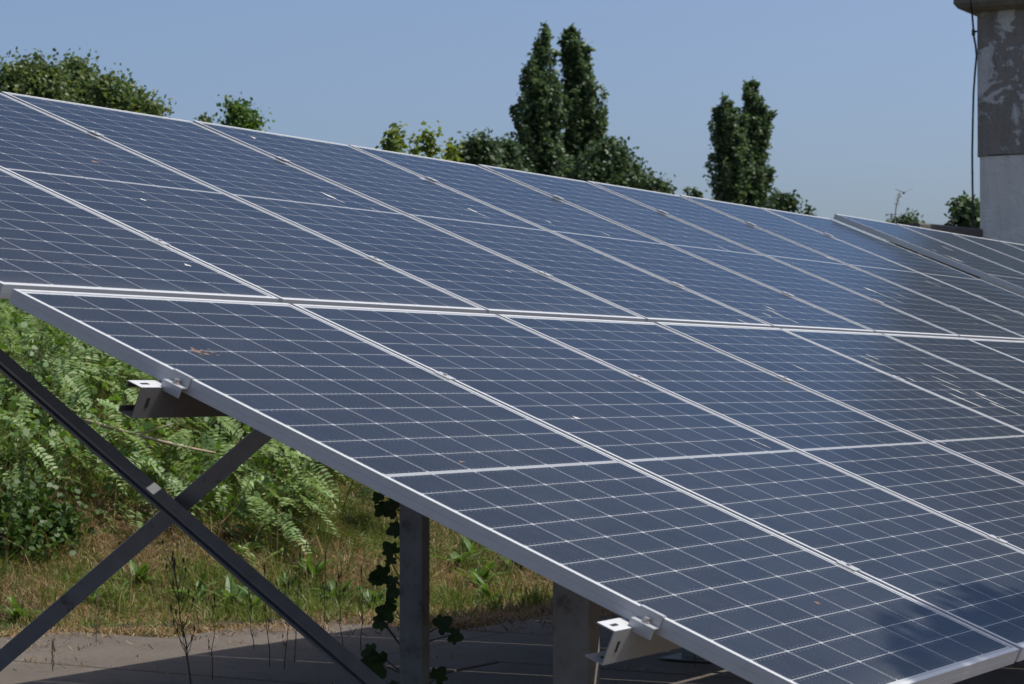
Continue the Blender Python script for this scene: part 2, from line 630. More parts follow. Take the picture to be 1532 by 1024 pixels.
def mark_px(px, py, L, W, kind=1):
    """a mark seen at a photo pixel, put on the panel that lies there"""
    d = CROT @ Vector(((px-766)/FPX, -(py-512)/FPX, -1.0))
    t = (ORG-CAMP).dot(NRM)/d.dot(NRM)
    X = CAMP + d*t - ORG
    u, v = X.x, -X.dot(UPS)
    row = 'lower' if v > 0 else 'upper'
    vv = v if v > 0 else v + ROWGAP + PL
    c = int(u // PITCHU)
    uu = u - c*PITCHU
    if 0.03 < uu < PW-0.03 and 0.03 < vv < PL-0.03:
        mark(row, c, uu, vv, L, W, kind)


for q in ((490, 291, .075, .035), (500, 296, .10, .012), (705, 314, .055, .03), (718, 320, .11, .010), (280, 396, .022, .030), (214, 297, .022, .028),
          (378, 206, .035, .034), (862, 624, .022, .030), (1150, 460, .06, .022), (1156, 466, .10, .014), (1146, 470, .05, .014), (1172, 474, .14, .009),
          (1303, 533, .07, .018), (1312, 542, .16, .012), (1299, 538, .12, .010), (1362, 567, .05, .020), (1400, 552, .20, .016), (1412, 570, .15, .016),
          (1425, 582, .13, .020), (1440, 597, .16, .024), (1465, 589, .07, .030), (1476, 597, .16, .018), (1500, 590, .24, .012), (1490, 606, .08, .022),
          (1510, 614, .16, .012), (1195, 550, .07, .014), (1300, 434, .08, .04), (1318, 441, .24, .012), (1240, 388, .06, .028), (1275, 402, .10, .012),
          (630, 267, .05, .026), (820, 332, .04, .018), (1080, 372, .08, .015), (1392, 425, .12, .018), (1370, 440, .10, .016), (1464, 444, .12, .018),
          (1129, 659, .05, .014), (1140, 664, .06, .008), (1490, 474, .14, .016), (1340, 440, .16, .01), (560, 312, .05, .008), (1405, 660, .05, .012),
          (905, 350, .07, .012), (1010, 330, .06, .014), (940, 300, .05, .014), (1110, 480, .05, .012), (760, 405, .03, .010), (1360, 380, .06, .014)):
    mark_px(*q)
for q in ((290, 523, .014, .022, 2), (296, 526, .010, .030, 2), (303, 524, .012, .016, 2), (308, 529, .008, .026, 2), (287, 520, .008, .010, 2), (318, 527, .006, .014, 2), (300, 530, .006, .010, 2), (326, 531, .005, .012, 2), (312, 522, .006, .008, 2), (142, 240, .02, .035, 2), (1222, 901, .012, .018, 2), (800, 825, .012, .012, 2), (905, 385, .01, .02, 2), (690, 690, .01, .02, 2),
          (1460, 484, .02, .03, 2), (1332, 346, .03, .04, 2)):
    mark_px(*q)

NCOL = 9
rnd = random.Random(5)
END = {0: 'at the near left end', NCOL-1: 'at the far right end'}
for row in ('lower', 'upper'):
    for c in range(NCOL):
        rt = (-0.007 + 0.0035*max(0, c-0.5)) if row == 'upper' else 0.0
        t = panel(row, c, rt, [(a_, b_, L_*(0.8 if k_ == 1 else 1), W_*(0.62 if k_ == 1 else 1), k_) for a_, b_, L_, W_, k_ in MARKS.get((row, c), [])], rnd)
        where = END.get(c, '%s from the near left end' % ORD[c])
        look = {('lower', 0): 'with brown mud smear, tall grey side frame showing',
                ('lower', 4): 'spotted with many white bird droppings'}.get((row, c), 'with white grid lines')
        if look == 'with white grid lines':
            lab = "blue solar panel in the %s row, %s" % (row, where.replace('the near left', "the array's near left"))
        else:
            lab = 'blue solar panel %s, in the %s row' % (look, row)
        tag(t, lab, 'solar panel', 'solar panels of the near array')
U2, H2 = 9.66, 0.045
for row in ('lower', 'upper'):
    for c in range(5):
        mk = [(rm.uniform(.1, .9), rm.uniform(.2, 1.9), rm.uniform(.04, .12), rm.uniform(.01, .03), 1) for _ in range(3)]
        t = panel(row, c, 0.012, mk, rnd, U2, H2)
        where = 'beside the grey step between arrays' if c == 0 else '%s beyond the grey step' % ORD[c]
        tag(t, 'raised far-array panel in the %s row, %s' % (row, where), 'solar panel', 'solar panels of the raised far array')

# ------------------------------------------------------------------ clamps
PURL_V = {'lower row, lower purlin': 1.675, 'lower row, upper purlin': 0.515, 'upper row, lower purlin': -0.468, 'upper row, upper purlin': -1.69}


def clamp_parts(t):
    b = MB()
    b.box(-0.016, 0.016, -0.025, 0.025, 0.0008, 0.0034, bev=0.0006)
    b.box(-0.0045, 0.0045, -0.026, 0.026, -0.03, 0.0007)
    b.build('clamp_plate', MAT['alu_clamp'], t)
    h = MB()
    h.tube([(0, 0, 0.0035), (0, 0, 0.0075)], 0.0055, 6)
    h.build('bolt_head', MAT['bolt'], t)


proto = None
for pname, v in PURL_V.items():
    for g in range(1, NCOL):
        c = plane_pt(g*PITCHU - 0.010, v + rnd.uniform(-0.01, 0.01), 0.0)
        rot = (TILT, 0, 0)
        if proto is None:
            t = empty('mid_clamp', c, rot)
            clamp_parts(t)
            proto = t
        else:
            t = proto.copy()
            COL.objects.link(t)
            t.location = c
            for ch in proto.children:
                d = ch.copy()
                COL.objects.link(d)
                d.parent = t
        if 'upper row' in pname:
            t.location = c + NRM*(0.004*(-v)/2*((g-2)*0.9))
        lab = 'small clamp on the seam between %s and %s panels, %s' % (ORD[g-1], ORD[g], pname)
        tag(t, lab, 'clamp', 'clamps on the seams between panels')

for v, which in ((0.515, 'upper purlin end under the big cross brace'), (1.715, 'lower purlin end beside the near post')):
    t = empty('end_clamp', plane_pt(0, v), (TILT, 0, 0))
    b = MB()
    hw = 0.026
    z0 = -FH*0.66
    th = 0.003
    # one folded strip: lip over the frame, wall against its side, foot, downturned lip
    prof = [(0.008, 0.0038), (0.008, 0.0010), (-0.0010, 0.0010), (-0.0010, z0), (-0.024, z0), (-0.024, z0-0.020), (-0.027, z0-0.020), (-0.027, z0+th), (-0.0040, z0+th), (-0.0040, 0.0038)]
    b.prism(prof, (0, -hw, 0), (0, hw, 0), (1, 0, 0), (0, 0, 1))
    b.build('clamp_strip', MAT['alu_clamp'], t)
    h = MB()
    h.tube([(-0.014, 0, z0-0.012), (-0.014, 0, z0+th), (-0.014, 0, z0+th+0.0001), (-0.014, 0, z0+th+0.003), (-0.014, 0, z0+th+0.0031), (-0.014, 0, z0+th+0.010)], [0.004, 0.004, 0.0085, 0.0085, 0.0062, 0.0062], 10)
    h.build('bolt', MAT['bolt'], t)
    tag(t, 'folded aluminium end clamp with bolt, on the %s' % which, 'clamp', 'end clamps on the near edge')

# ------------------------------------------------------------------ mounting structure
PH, PB, PT = 0.070, 0.040, 0.0025


def cprof(H, B, T, lip):
    """C section: web along q (down), flanges along p"""
    if lip:
        return [(0, 0), (B, 0), (B, -lip), (B-T, -lip), (B-T, -T), (T, -T), (T, -H+T), (B-T, -H+T), (B-T, -H+lip), (B, -H+lip), (B, -H), (0, -H)]
    return [(0, 0), (B, 0), (B, -T), (T, -T), (T, -H+T), (B, -H+T), (B, -H), (0, -H)]


SLOT = mat_simple('dark_slot', (0.012, 0.012, 0.012), 0.9)
for pname, v, mt, lip, look in (('lower row, lower purlin', 1.700, 'galv', 0.0, 'bright galvanised channel purlin under the lower edge of the lower row'),
                                ('lower row, upper purlin', 0.497, 'galv_rusty', 0.014, 'dark weathered channel purlin under the upper half of the lower row'),
                                ('upper row, lower purlin', -0.45, 'galv_rusty', 0.014, 'channel purlin under the lower half of the upper row'),
                                ('upper row, upper purlin', -1.67, 'galv', 0.014, 'channel purlin under the top edge of the upper row')):
    p0 = plane_pt(-0.10, v, -FH-0.0015)
    t = empty('purlin', p0, (TILT, 0, 0))
    b = MB()
    L = 9.80
    b.prism(cprof(PH, PB, PT, lip), (0, 0, 0), (L, 0, 0), (0, 1, 0), (0, 0, 1))
    co = b.build('channel', [MAT[mt], MAT['galv_flange']], t)
    co.data.polygons[0].material_index = 1
    # slotted holes: seen as dark openings through flange and web
    s_ = MB()
    s_.box(0.020, 0.046, 0.016, 0.024, -PT-0.0008, 0.0006)
    s_.build('slot', SLOT, t)
    s_ = MB()
    s_.box(0.030, 0.040, -0.0006, PT+0.0008, -0.046, -0.024)
    s_.build('slot', SLOT, t)
    s_ = MB()
    s_.box(0.030, 0.044, 0.016, 0.024, -PH-0.0006, -PH+PT+0.0008)
    s_.build('slot', SLOT, t)
    tag(t, look, 'purlin', 'purlins carrying the panels')

FRAMES_X = [0.90, 3.26, 5.62, 7.98]
YF, YR = -0.925, 1.03
for i, x in enumerate(FRAMES_X):
    for y, nm in ((YF, 'front'), (YR, 'rear')):
        top = 1.5 + math.tan(TILT)*y - (FH+PH+0.055)/math.cos(TILT)
        t = empty('support_post', (x, y, 0))
        b = MB()
        # C section, web towards -X, corners slightly rounded
        pr = [(0.004, -0.05), (0.05, -0.05), (0.05, -0.046), (0.0045, -0.046), (0.004, -0.0455), (0.004, 0.0455), (0.0045, 0.046), (0.05, 0.046), (0.05, 0.05), (0.004, 0.05), (0.0012, 0.0488), (0, 0.046), (0, -0.046), (0.0012, -0.0488)]
        b.prism(pr, (0, 0, -0.3), (0, 0, top+0.03), (1, 0, 0), (0, 1, 0))
        b.build('channel', MAT['post'], t)
        f = MB()
        f.box(-0.09, 0.14, -0.12, 0.12, 0.0355+0.006, 0.05, bev=0.003)
        f.build('base_plate', MAT['galv_rusty'], t)
        if i == 0:
            lab = 'short grey steel post at the front edge, nearest the camera' if nm == 'front' else 'rear steel post of the near frame, behind the crossed braces'
        elif i == 1 and nm == 'rear':
            lab = 'grey mottled steel post with a dark vine climbing behind it'
        else:
            lab = '%s steel post of the %s frame under the array' % (nm, ORD[i])
        tag(t, lab, 'post', 'posts carrying the array')
    t = empty('rafter', plane_pt(x+0.052, 1.95, -FH-PH-0.003), (TILT, 0, 0))
    b = MB()
    b.prism(cprof(0.055, 0.04, 0.003, 0), (0, 0, 0), (0, 3.95, 0), (1, 0, 0), (0, 0, 1))
    b.build('channel', MAT['galv'], t)
    tag(t, 'sloping rafter under the panels on the %s frame from the near end' % ORD[i], 'rafter', 'sloping rafters under the panels')


def brace(a, b_, name_x, xdir, lab):
    a, b_ = Vector(a), Vector(b_)
    d = (b_-a).normalized()
    q = Vector((1, 0, 0)).cross(d).normalized()
    if q.z < 0:
        q = -q
    t = empty('brace', a)
    mb = MB()
    H, B, T = (0.041, 0.030, 0.0025) if xdir < 0 else (0.046, 0.029, 0.0025)
    phi = 0.58 if xdir < 0 else 0.42
    xa = Vector((1, 0, 0))*math.cos(phi) + q*math.sin(phi)
    ya = q*math.cos(phi) - Vector((1, 0, 0))*math.sin(phi)
    if xdir < 0:
        # lipped channel, open towards -X
        K = 0.012
        pr = [(0, 0), (-B, 0), (-B, K), (-B+T, K), (-B+T, T), (-T, T), (-T, H-T), (-B+T, H-T), (-B+T, H-K), (-B, H-K), (-B, H), (0, H)]
    else:
        pr = [(0, 0), (B, 0), (B, T), (T, T), (T, H-T), (B, H-T), (B, H), (0, H)]
    pr = [(p, r-H/2) for p, r in pr]
    mb.prism(pr, (0, 0, 0), b_-a, xa, ya)
    mb.build('channel', MAT['brace'], t)
    for e in (Vector((0, 0, 0))+d*0.03, b_-a-d*0.03):
        h = MB()
        h.tube([e+Vector((-0.045, 0, 0)), e+Vector((0.045, 0, 0))], 0.007, 8)
        h.build('bolt', MAT['bolt'], t)
    tag(t, lab, 'brace', 'crossed braces of the near frame')


# brace A: rear top to front foot, nearer; brace B: rear foot to front top, behind it
sA = (1.362-0.549)/(0.788+0.443)
sB = (1.152-0.538)/(-0.041-0.821)
brace((0.835, 1.05, 1.362+sA*(1.05-0.788)), (0.835, -0.92, 0.549+sA*(-0.92+0.443)), 0, -1, 'long dark diagonal brace running from upper left to lower right, in front')
brace((0.866, 1.06, 0.538+sB*(1.06-0.821)), (0.866, -0.17, 0.538+sB*(-0.17-0.821)), 0, 1, 'dark diagonal brace rising from lower left to the panel edge, behind the other')

# ------------------------------------------------------------------ tower, wall
def tower():
    c = at(1465, 20, 28.0)
    x0, y1 = c.x, c.y
    z0 = float(ground_z(x0+1.2, y1-1.5)) - 0.3
    zt = at(1465, 19, 28.0).z
    zm = at(1465, 235, 28.0).z
    W, D = 3.4, 5.5
    t = empty('plaster_tower', (x0+W/2, y1-D/2, z0))
    def ring(o, z):
        return [(-W/2-o, -D/2-o, z), (W/2+o, -D/2-o, z), (W/2+o, D/2+o, z), (-W/2-o, D/2+o, z)]
    b = MB()
    b.grid([ring(0, 0), ring(0, zm-z0-0.001)])
    b.build('lower_wall', MAT['plaster_white'], t)
    b = MB()
    # thicker render above, its lower edge broken
    n = 46
    rr = random.Random(9)
    bot, bot2, top = [], [], []
    for side in range(4):
        P = ring(0.02, 0)
        p, q = Vector(P[side]), Vector(P[(side+1) % 4])
        for k in range(n):
            s = p.lerp(q, k/n)
            e = rr.uniform(-0.012, 0.012) + 0.012*math.sin(k*0.7)
            jag = rr.uniform(-0.006, 0.006)
            bot.append((s.x*(1+jag*0.3), s.y*(1+jag*0.3), zm-z0+e))
            bot2.append((s.x, s.y, zm-z0+0.10+e))
            top.append((s.x, s.y, zt-z0))
    inner = [(x*0.98, y*0.98, z) for x, y, z in bot]
    b.grid([inner, bot, bot2, top], caps=False)
    b.face(top)
    b.build('upper_wall', MAT['plaster_grey'], t)
    s_ = MB()
    zz = zt-z0
    rows = []
    for o, dz in ((0.10, 0.001), (0.20, 0.035), (0.24, 0.09), (0.24, 0.20), (0.20, 0.26), (0.16, 0.30)):
        rows.append(ring(o, zz+dz))
    s_.grid(rows)
    s_.build('roof_slab', MAT['slab'], t)
    u_ = MB()
    u_.grid([ring(-0.55, zz+0.301), ring(-0.55, zz+1.25), ring(-0.50, zz+1.25), ring(-0.50, zz+1.36)])
    u_.build('chimney_cap', MAT['plaster_grey'], t)
    tag(t, 'tall grey tower with peeling plaster and whitewashed base, cut by the right edge', 'tower')
    # cable hanging down the corner
    k = MB()
    pts = [(1452, -12), (1453, 10), (1454.5, 22), (1456, 40), (1457, 55), (1459.5, 68), (1461, 84), (1459, 105), (1456.5, 140), (1455.5, 180), (1454.5, 230), (1455, 280), (1456, 330), (1457, 365), (1458, 400)]
    base = at(1457, 400, 28.1)
    ke = empty('cable', base)
    Pp = [at(px, py, 27.75 if py < 20 else 27.95) - base for px, py in pts]
    k.tube(Pp, 0.013, 6)
    k.build('black_lead', MAT['cable'], ke, True)
    br = MB()
    a = at(1456.3, 49, 27.93) - base
    bb = at(1467, 45, 28.1) - base
    br.tube([a, bb], 0.011, 6)
    br.tube([a + Vector((0, 0, -0.035)), a + Vector((0, 0, 0.035))], 0.022, 8)
    br.build('bracket', MAT['cable'], ke)
    tag(ke, 'black cable hanging from the slab down the left corner of the tower', 'cable')
    # concrete wall beside it
    wa = at(1362, 334, 27.0)
    wt = wa.z
    t2 = empty('concrete_wall', (wa.x, wa.y, 0.0))
    b = MB()
    xw = x0+0.30
    end = Vector((xw, y1+0.03, 0))
    st = Vector((wa.x, wa.y, 0))
    d = (end-st)
    nn = Vector((-d.y, d.x, 0)).normalized()
    seg = 2
    for i in range(seg):
        p, q = d*(i/seg)+d.normalized()*0.012, d*((i+1)/seg)-d.normalized()*0.012
        b.prism([(-0.09, 0), (0.09, 0), (0.09, wt-0.10), (-0.09, wt-0.10)], p, q, nn, (0, 0, 1))
    b.build('wall_panel', MAT['wall_concrete'], t2)
    c_ = MB()
    c_.prism([(-0.13, wt-0.099), (0.13, wt-0.099), (0.13, wt-0.02), (0.10, wt), (-0.10, wt), (-0.13, wt-0.02)], Vector((0, 0, 0)), d, nn, (0, 0, 1))
    c_.build('coping', MAT['wall_concrete'], t2)
    tag(t2, 'low grey concrete wall joining the left side of the plaster tower', 'wall')


tower()

# ------------------------------------------------------------------ foliage helpers
def rand_frames(rng, n, up=0.35):
    """random leaf planes, biased to face upward a little"""
    nrm = rng.normal(size=(n, 3))
    nrm[:, 2] = np.abs(nrm[:, 2])*0.8 + up
    nrm /= np.linalg.norm(nrm, axis=1, keepdims=True)
    t = rng.normal(size=(n, 3))
    t -= nrm*np.sum(nrm*t, axis=1, keepdims=True)
    t /= np.linalg.norm(t, axis=1, keepdims=True)
    return t, np.cross(nrm, t), nrm


LEAF6 = np.array([(0, 0, 0), (0.28, 0.24, 0.03), (0.62, 0.22, 0.02), (1.0, 0, -0.06), (0.62, -0.22, 0.02), (0.28, -0.24, 0.03)])


def leaves(P, size, rng, up=0.35, aspect=1.0):
    n = len(P)
    t, b, nn = rand_frames(rng, n, up)
    s = size*rng.uniform(0.65, 1.3, size=(n, 1, 1))
    L = LEAF6*np.array([1, aspect*1.25, 1])
    V = P[:, None, :] + s*(L[None, :, 0:1]*t[:, None, :] + L[None, :, 1:2]*b[:, None, :] + L[None, :, 2:3]*nn[:, None, :])
    return V


def tree(name, label, group, depth, prof, trunk_px, leaf, leafmat, ntw, per, clump, seed, category='tree', squash=0.75, bark='bark', upright=False, hole=0.12, trunk_r=None, base_drop=None):
    """prof: outline of the crown as (y, x_left, x_right) in photo pixels, turned into metres at the tree's own distance.
    Leaves sit in clumps spread through the crown's volume."""
    rng = np.random.default_rng(seed)
    prof = sorted(prof)
    ys = np.array([p[0] for p in prof], float)
    xl = np.array([p[1] for p in prof], float)
    xr = np.array([p[2] for p in prof], float)
    m = depth/FPX                                   # metres per photo pixel there
    right = CROT @ Vector((1, 0, 0))
    back = Vector((-right.y, right.x, 0)).normalized()
    centre = at(trunk_px, float(ys[-1]), depth)
    gz = float(ground_z(centre.x, centre.y))
    base = Vector((centre.x, centre.y, gz))
    t = empty(name, base)
    top = at(trunk_px, float(ys[0]), depth).z - gz
    # carry the crown down towards the ground, below the part the panels leave in view
    if not upright and name != 'leafy_shoot':
        zl = at(trunk_px, float(ys[-1]), depth).z - gz
        low = max(0.15, (0.06 if category != 'tree' or 'bush' in name else 0.22)*top)
        if zl > low + 0.2:
            yb = ys[-1] + (zl-low)/m
            w0 = xr[-1]-xl[-1]
            ntw = int(ntw*min(2.2, (yb-ys[0])/(ys[-1]-ys[0])))
            ys = np.append(ys, [(ys[-1]+yb)/2, yb])
            xl = np.append(xl, [xl[-1]-0.02*w0, xl[-1]+0.12*w0])
            xr = np.append(xr, [xr[-1]+0.02*w0, xr[-1]-0.12*w0])
    # clump centres: along rising branches for upright crowns, scattered through the volume otherwise
    cl = []
    wmax = np.interp(ys, ys, xr-xl).max()
    tries = 0
    while len(cl) < ntw and tries < ntw*60:
        tries += 1
        y = rng.uniform(ys[0] + (2 if upright else (0.1 if name == 'leafy_shoot' else 0.6)*clump/m), ys[-1])
        a, b = np.interp(y, ys, xl), np.interp(y, ys, xr)
        if rng.uniform() > 0.25 + 0.75*(b-a)/wmax:
            continue
        ang = rng.uniform(0, 2*PI)
        z = at(trunk_px, y, depth).z - gz
        hw = ((b-a)/2 + (12.0*min(1.0, (y-ys[0])/80) if upright else 0.0))*m
        mid = ((a+b)/2 - trunk_px)*m
        if upright:
            rt = max(hw - clump*0.15, 0.05)*rng.uniform(0.35, 1.10)
            ln = min(rng.uniform(1.6, 3.6), 1.0 + hw*1.6)
            k = 5
            for i in range(k):
                f = (i+0.6)/k
                r = rt*(0.35 + 0.65*f)
                tp = min(1.0, 0.38+(y-ys[0])/100)
                cl.append((mid*(0.4+0.6*f) + r*math.cos(ang) + rng.normal()*0.07, squash*r*math.sin(ang) + rng.normal()*0.07, z - ln*(1-f), tp*clump*(1.15-0.75*f)*rng.uniform(0.6, 1.25)))
            continue
        hw = max(hw - clump*0.5, 0.03)
        r = math.sqrt(rng.uniform(0.0, 1.0))
        if hole and r < 0.55 and rng.uniform() < hole*4:
            continue
        cl.append((mid + hw*r*math.cos(ang), squash*hw*r*math.sin(ang), z, clump*rng.uniform(0.45, 1.35)))
    if upright:
        for y in np.linspace(ys[0]+9, ys[-1], 34):
            mid = ((np.interp(y, ys, xl)+np.interp(y, ys, xr))/2 - trunk_px)*m
            cl.append((mid + rng.normal()*0.06, rng.normal()*0.06, at(trunk_px, y, depth).z - gz, clump*rng.uniform(0.35, 0.7)*(0.6 if y < ys[0]+25 else 1)))
    cl = np.array(cl)
    # leaves in the clumps
    n = len(cl)*per
    which = np.repeat(np.arange(len(cl)), per)
    off = np.clip(rng.normal(size=(n, 3))*0.52, -1.35, 1.35)
    off *= cl[which, 3:4]
    off *= np.array([0.8, 0.8, 1.5]) if upright else np.array([1.0, 1.0, 0.85])
    loc = cl[which, :3] + off
    R3, B3 = np.array(right), np.array(back)
    P = loc[:, 0:1]*R3 + loc[:, 1:2]*B3 + loc[:, 2:3]*np.array([0, 0, 1.0])
    np_mesh('crown', leaves(P, leaf, rng, 0.3), MAT[leafmat], t)
    # trunk and limbs
    tr = trunk_r or max(0.05, top*0.018)
    tb = MB()
    lean = [Vector((rng.normal()*0.012*top*i/7, rng.normal()*0.012*top*i/7, top*0.97*i/7)) for i in range(8)]
    lean[0] = Vector((0, 0, -0.15))
    tb.tube(lean, [tr*(1-0.13*i) for i in range(8)], 8)
    pick = rng.choice(len(cl), size=min(len(cl), 60 if len(cl) > 150 else 26), replace=False)
    for i in pick:
        e = Vector(cl[i, 0]*R3 + cl[i, 1]*B3) + Vector((0, 0, cl[i, 2]))
        drop = (2.2 if upright else 0.75)*math.hypot(cl[i, 0], cl[i, 1]) + 0.15*clump
        zs = max(0.12*top, e.z - drop)
        f = min(0.95, zs/(0.97*top))
        k = int(f*7)
        s0 = lean[k].lerp(lean[min(7, k+1)], f*7-k)
        if (e-s0).length < 0.05:
            continue
        r0 = max(0.008, tr*(1-0.9*f)*0.42)
        midp = s0.lerp(e, 0.55) + Vector((0, 0, -0.06 if upright else 0.08))*(e-s0).length
        tb.tube([s0, midp, e], [r0, r0*0.65, r0*0.25], 5)
    tb.build('trunk', MAT[bark], t, True)
    tag(t, label, category, group)
    return t


# ------------------------------------------------------------------ trees beyond the array
tree('robinia_tree', 'broad sunlit tree behind the panels at the top left corner', 'bushy trees at the left', 30,
     [(86, 38, 52), (98, 14, 70), (110, 2, 88), (122, -12, 100), (140, -25, 105), (170, -30, 112), (215, -30, 115), (260, -10, 90)], 45, 0.062, 'leaf_robinia', 420, 44, 0.21, 21, squash=0.9)
tree('robinia_tree', 'bushy tree at the left with a dark tuft sticking out on top', 'bushy trees at the left', 31,
     [(83, 99, 118), (96, 97, 124), (106, 103, 122), (113, 92, 138), (120, 84, 152), (134, 76, 172), (160, 72, 180), (210, 70, 182), (260, 90, 160)], 122, 0.062, 'leaf_robinia', 420, 44, 0.20, 22, squash=0.9)
tree('robinia_tree', 'smaller ragged tree ending the leafy group at the left', 'bushy trees at the left', 29,
     [(112, 152, 162), (120, 140, 172), (132, 138, 196), (140, 140, 220), (148, 140, 240), (165, 138, 247), (200, 140, 248), (250, 150, 230)], 185, 0.060, 'leaf_robinia', 330, 40, 0.17, 23, squash=0.9)
tree('young_tree', 'single small bushy treetop just above the panel edge, left of centre', None, 35,
     [(147, 342, 352), (156, 338, 362), (165, 338, 378), (176, 335, 388), (190, 330, 396), (215, 328, 398), (260, 340, 385)], 358, 0.065, 'leaf_weed', 150, 44, 0.18, 24)
tree('sapling', 'tiny leafy shoot peeping over the panel edge beside the small treetop', None, 33,
     [(172, 302, 310), (178, 298, 318), (190, 296, 324), (215, 298, 322), (250, 302, 318)], 310, 0.07, 'leaf_robinia', 26, 26, 0.10, 25)
# pale shoots
for k, (px, top, hw, d) in enumerate(((583, 193, 8, 24.0), (598, 190, 10, 24.3), (620, 186, 6, 24.8), (643, 190, 12, 24.5), (676, 205, 9, 25.0))):
    lab = ['yellow-green young shoot farthest left of the row behind the panels',
           'yellow-green leafy shoot second from the left, close to its neighbour',
           'thin pale shoot with a small leaf tuft on a bare stem',
           'fullest bright yellow-green shoot behind the panel edge',
           'pale green shoot at the right, against the dark bushes'][k]
    tree('leafy_shoot', lab, 'pale young shoots behind the panels', d,
         [(top, px-2, px+2), (top+8, px-hw*0.6, px+hw*0.6), (top+24, px-hw, px+hw), (top+45, px-hw*1.2, px+hw*1.2), (top+80, px-hw, px+hw), (top+150, px-3, px+3)],
         px, 0.062, 'leaf_yellow', 44 if k != 2 else 18, 13, 0.085, 40+k, 'shrub', bark='bark_pale', trunk_r=0.018)
tree('dark_bush', 'rounded dark green bush left of the tall twin poplars', 'dark bushes by the poplars', 80,
     [(204, 700, 716), (212, 690, 736), (222, 684, 748), (240, 680, 752), (280, 680, 752), (340, 690, 745)], 714, 0.17, 'leaf_dark', 260, 30, 0.36, 51)
tree('dark_bush', 'dark green bush touching the foot of the left poplar', 'dark bushes by the poplars', 84,
     [(208, 738, 752), (216, 730, 772), (232, 724, 780), (270, 722, 784), (340, 730, 775)], 752, 0.17, 'leaf_dark', 220, 30, 0.36, 52)
# poplars
tree('poplar', 'tallest dark poplar, left one of the twin pair', 'tall poplars', 128,
     [(31, 811, 816), (40, 804, 820), (58, 798, 824), (80, 793, 836), (110, 782, 838), (135, 776, 841), (165, 768, 844), (195, 760, 848), (225, 755, 852), (255, 757, 854), (290, 760, 856), (360, 774, 846), (460, 785, 836)], 813, 0.26, 'leaf_poplar', 720, 44, 0.56, 61, squash=0.9, upright=True, bark='bark_pale', hole=0.10)
tree('poplar', 'dark poplar with a forked tip, right one of the twin pair', 'tall poplars', 130,
     [(38, 855, 860), (48, 846, 866), (60, 841, 884), (80, 838, 892), (105, 836, 895), (140, 832, 898), (170, 828, 900), (200, 828, 900), (235, 832, 896), (270, 845, 890), (330, 848, 885), (460, 855, 878)], 868, 0.26, 'leaf_poplar', 680, 44, 0.54, 62, squash=0.9, upright=True, bark='bark_pale', hole=0.12)
tree('dark_tree', 'dark spreading tree at the right foot of the twin poplars', 'dark bushes by the poplars', 112,
     [(209, 918, 924), (216, 904, 932), (226, 886, 940), (240, 862, 955), (258, 850, 966), (275, 842, 975), (300, 838, 985), (380, 850, 975)], 905, 0.25, 'leaf_dark', 520, 30, 0.50, 63)
tree('dark_bush', 'low dark bush tapering off right of the twin poplars', 'dark bushes by the poplars', 108,
     [(264, 982, 988), (272, 968, 996), (284, 955, 1006), (310, 950, 1008), (360, 960, 1000)], 980, 0.22, 'leaf_dark', 110, 28, 0.36, 64)
tree('thin_tree', 'thin sparse treetop between the two groups of poplars', None, 120,
     [(276, 1026, 1030), (284, 1020, 1056), (292, 1018, 1070), (310, 1015, 1074), (360, 1020, 1068)], 1042, 0.22, 'leaf_poplar', 75, 20, 0.36, 65, upright=True)
tree('poplar', 'thin shorter poplar stem left in the right-hand group', 'tall poplars', 150,
     [(139, 1082, 1088), (148, 1076, 1094), (165, 1069, 1104), (185, 1067, 1110), (215, 1070, 1114), (250, 1070, 1116), (290, 1072, 1116), (360, 1074, 1104), (440, 1080, 1098)], 1087, 0.26, 'leaf_poplar', 420, 42, 0.52, 66, squash=0.9, upright=True, bark='bark_pale', hole=0.12)
tree('poplar', 'full dark poplar on the right, standing apart from the twin pair', 'tall poplars', 152,
     [(116, 1120, 1136), (124, 1110, 1142), (140, 1104, 1146), (165, 1100, 1149), (195, 1096, 1151), (225, 1096, 1150), (255, 1102, 1156), (290, 1100, 1160), (360, 1104, 1158), (440, 1114, 1146)], 1128, 0.26, 'leaf_poplar', 740, 44, 0.56, 67, squash=0.9, upright=True, bark='bark_pale', hole=0.07)
tree('dark_bush', 'dark bush at the right foot of the lone poplar group', 'dark bushes by the poplars', 118,
     [(286, 1160, 1176), (293, 1154, 1188), (304, 1150, 1196), (330, 1148, 1200), (380, 1155, 1192)], 1172, 0.22, 'leaf_dark', 140, 28, 0.36, 68)
tree('dark_bush', 'tiny dark bush just left of the grey step in the panels', 'dark bushes by the poplars', 118,
     [(308, 1206, 1214), (314, 1202, 1222), (330, 1200, 1226), (370, 1204, 1222)], 1212, 0.2, 'leaf_dark', 40, 26, 0.3, 69)
tree('dark_bush', 'small round bush behind the far panels, left of the concrete wall', None, 60,
     [(319, 1342, 1364), (326, 1336, 1370), (336, 1334, 1376), (360, 1334, 1378), (400, 1340, 1370)], 1354, 0.13, 'leaf_dark', 120, 28, 0.24, 70)
tree('dark_tree', 'dark leafy tree above the concrete wall, left of the tower', None, 45,
     [(295, 1436, 1452), (303, 1430, 1462), (316, 1431, 1470), (328, 1426, 1474), (345, 1424, 1476), (390, 1430, 1470)], 1450, 0.12, 'leaf_dark', 190, 30, 0.2, 71)

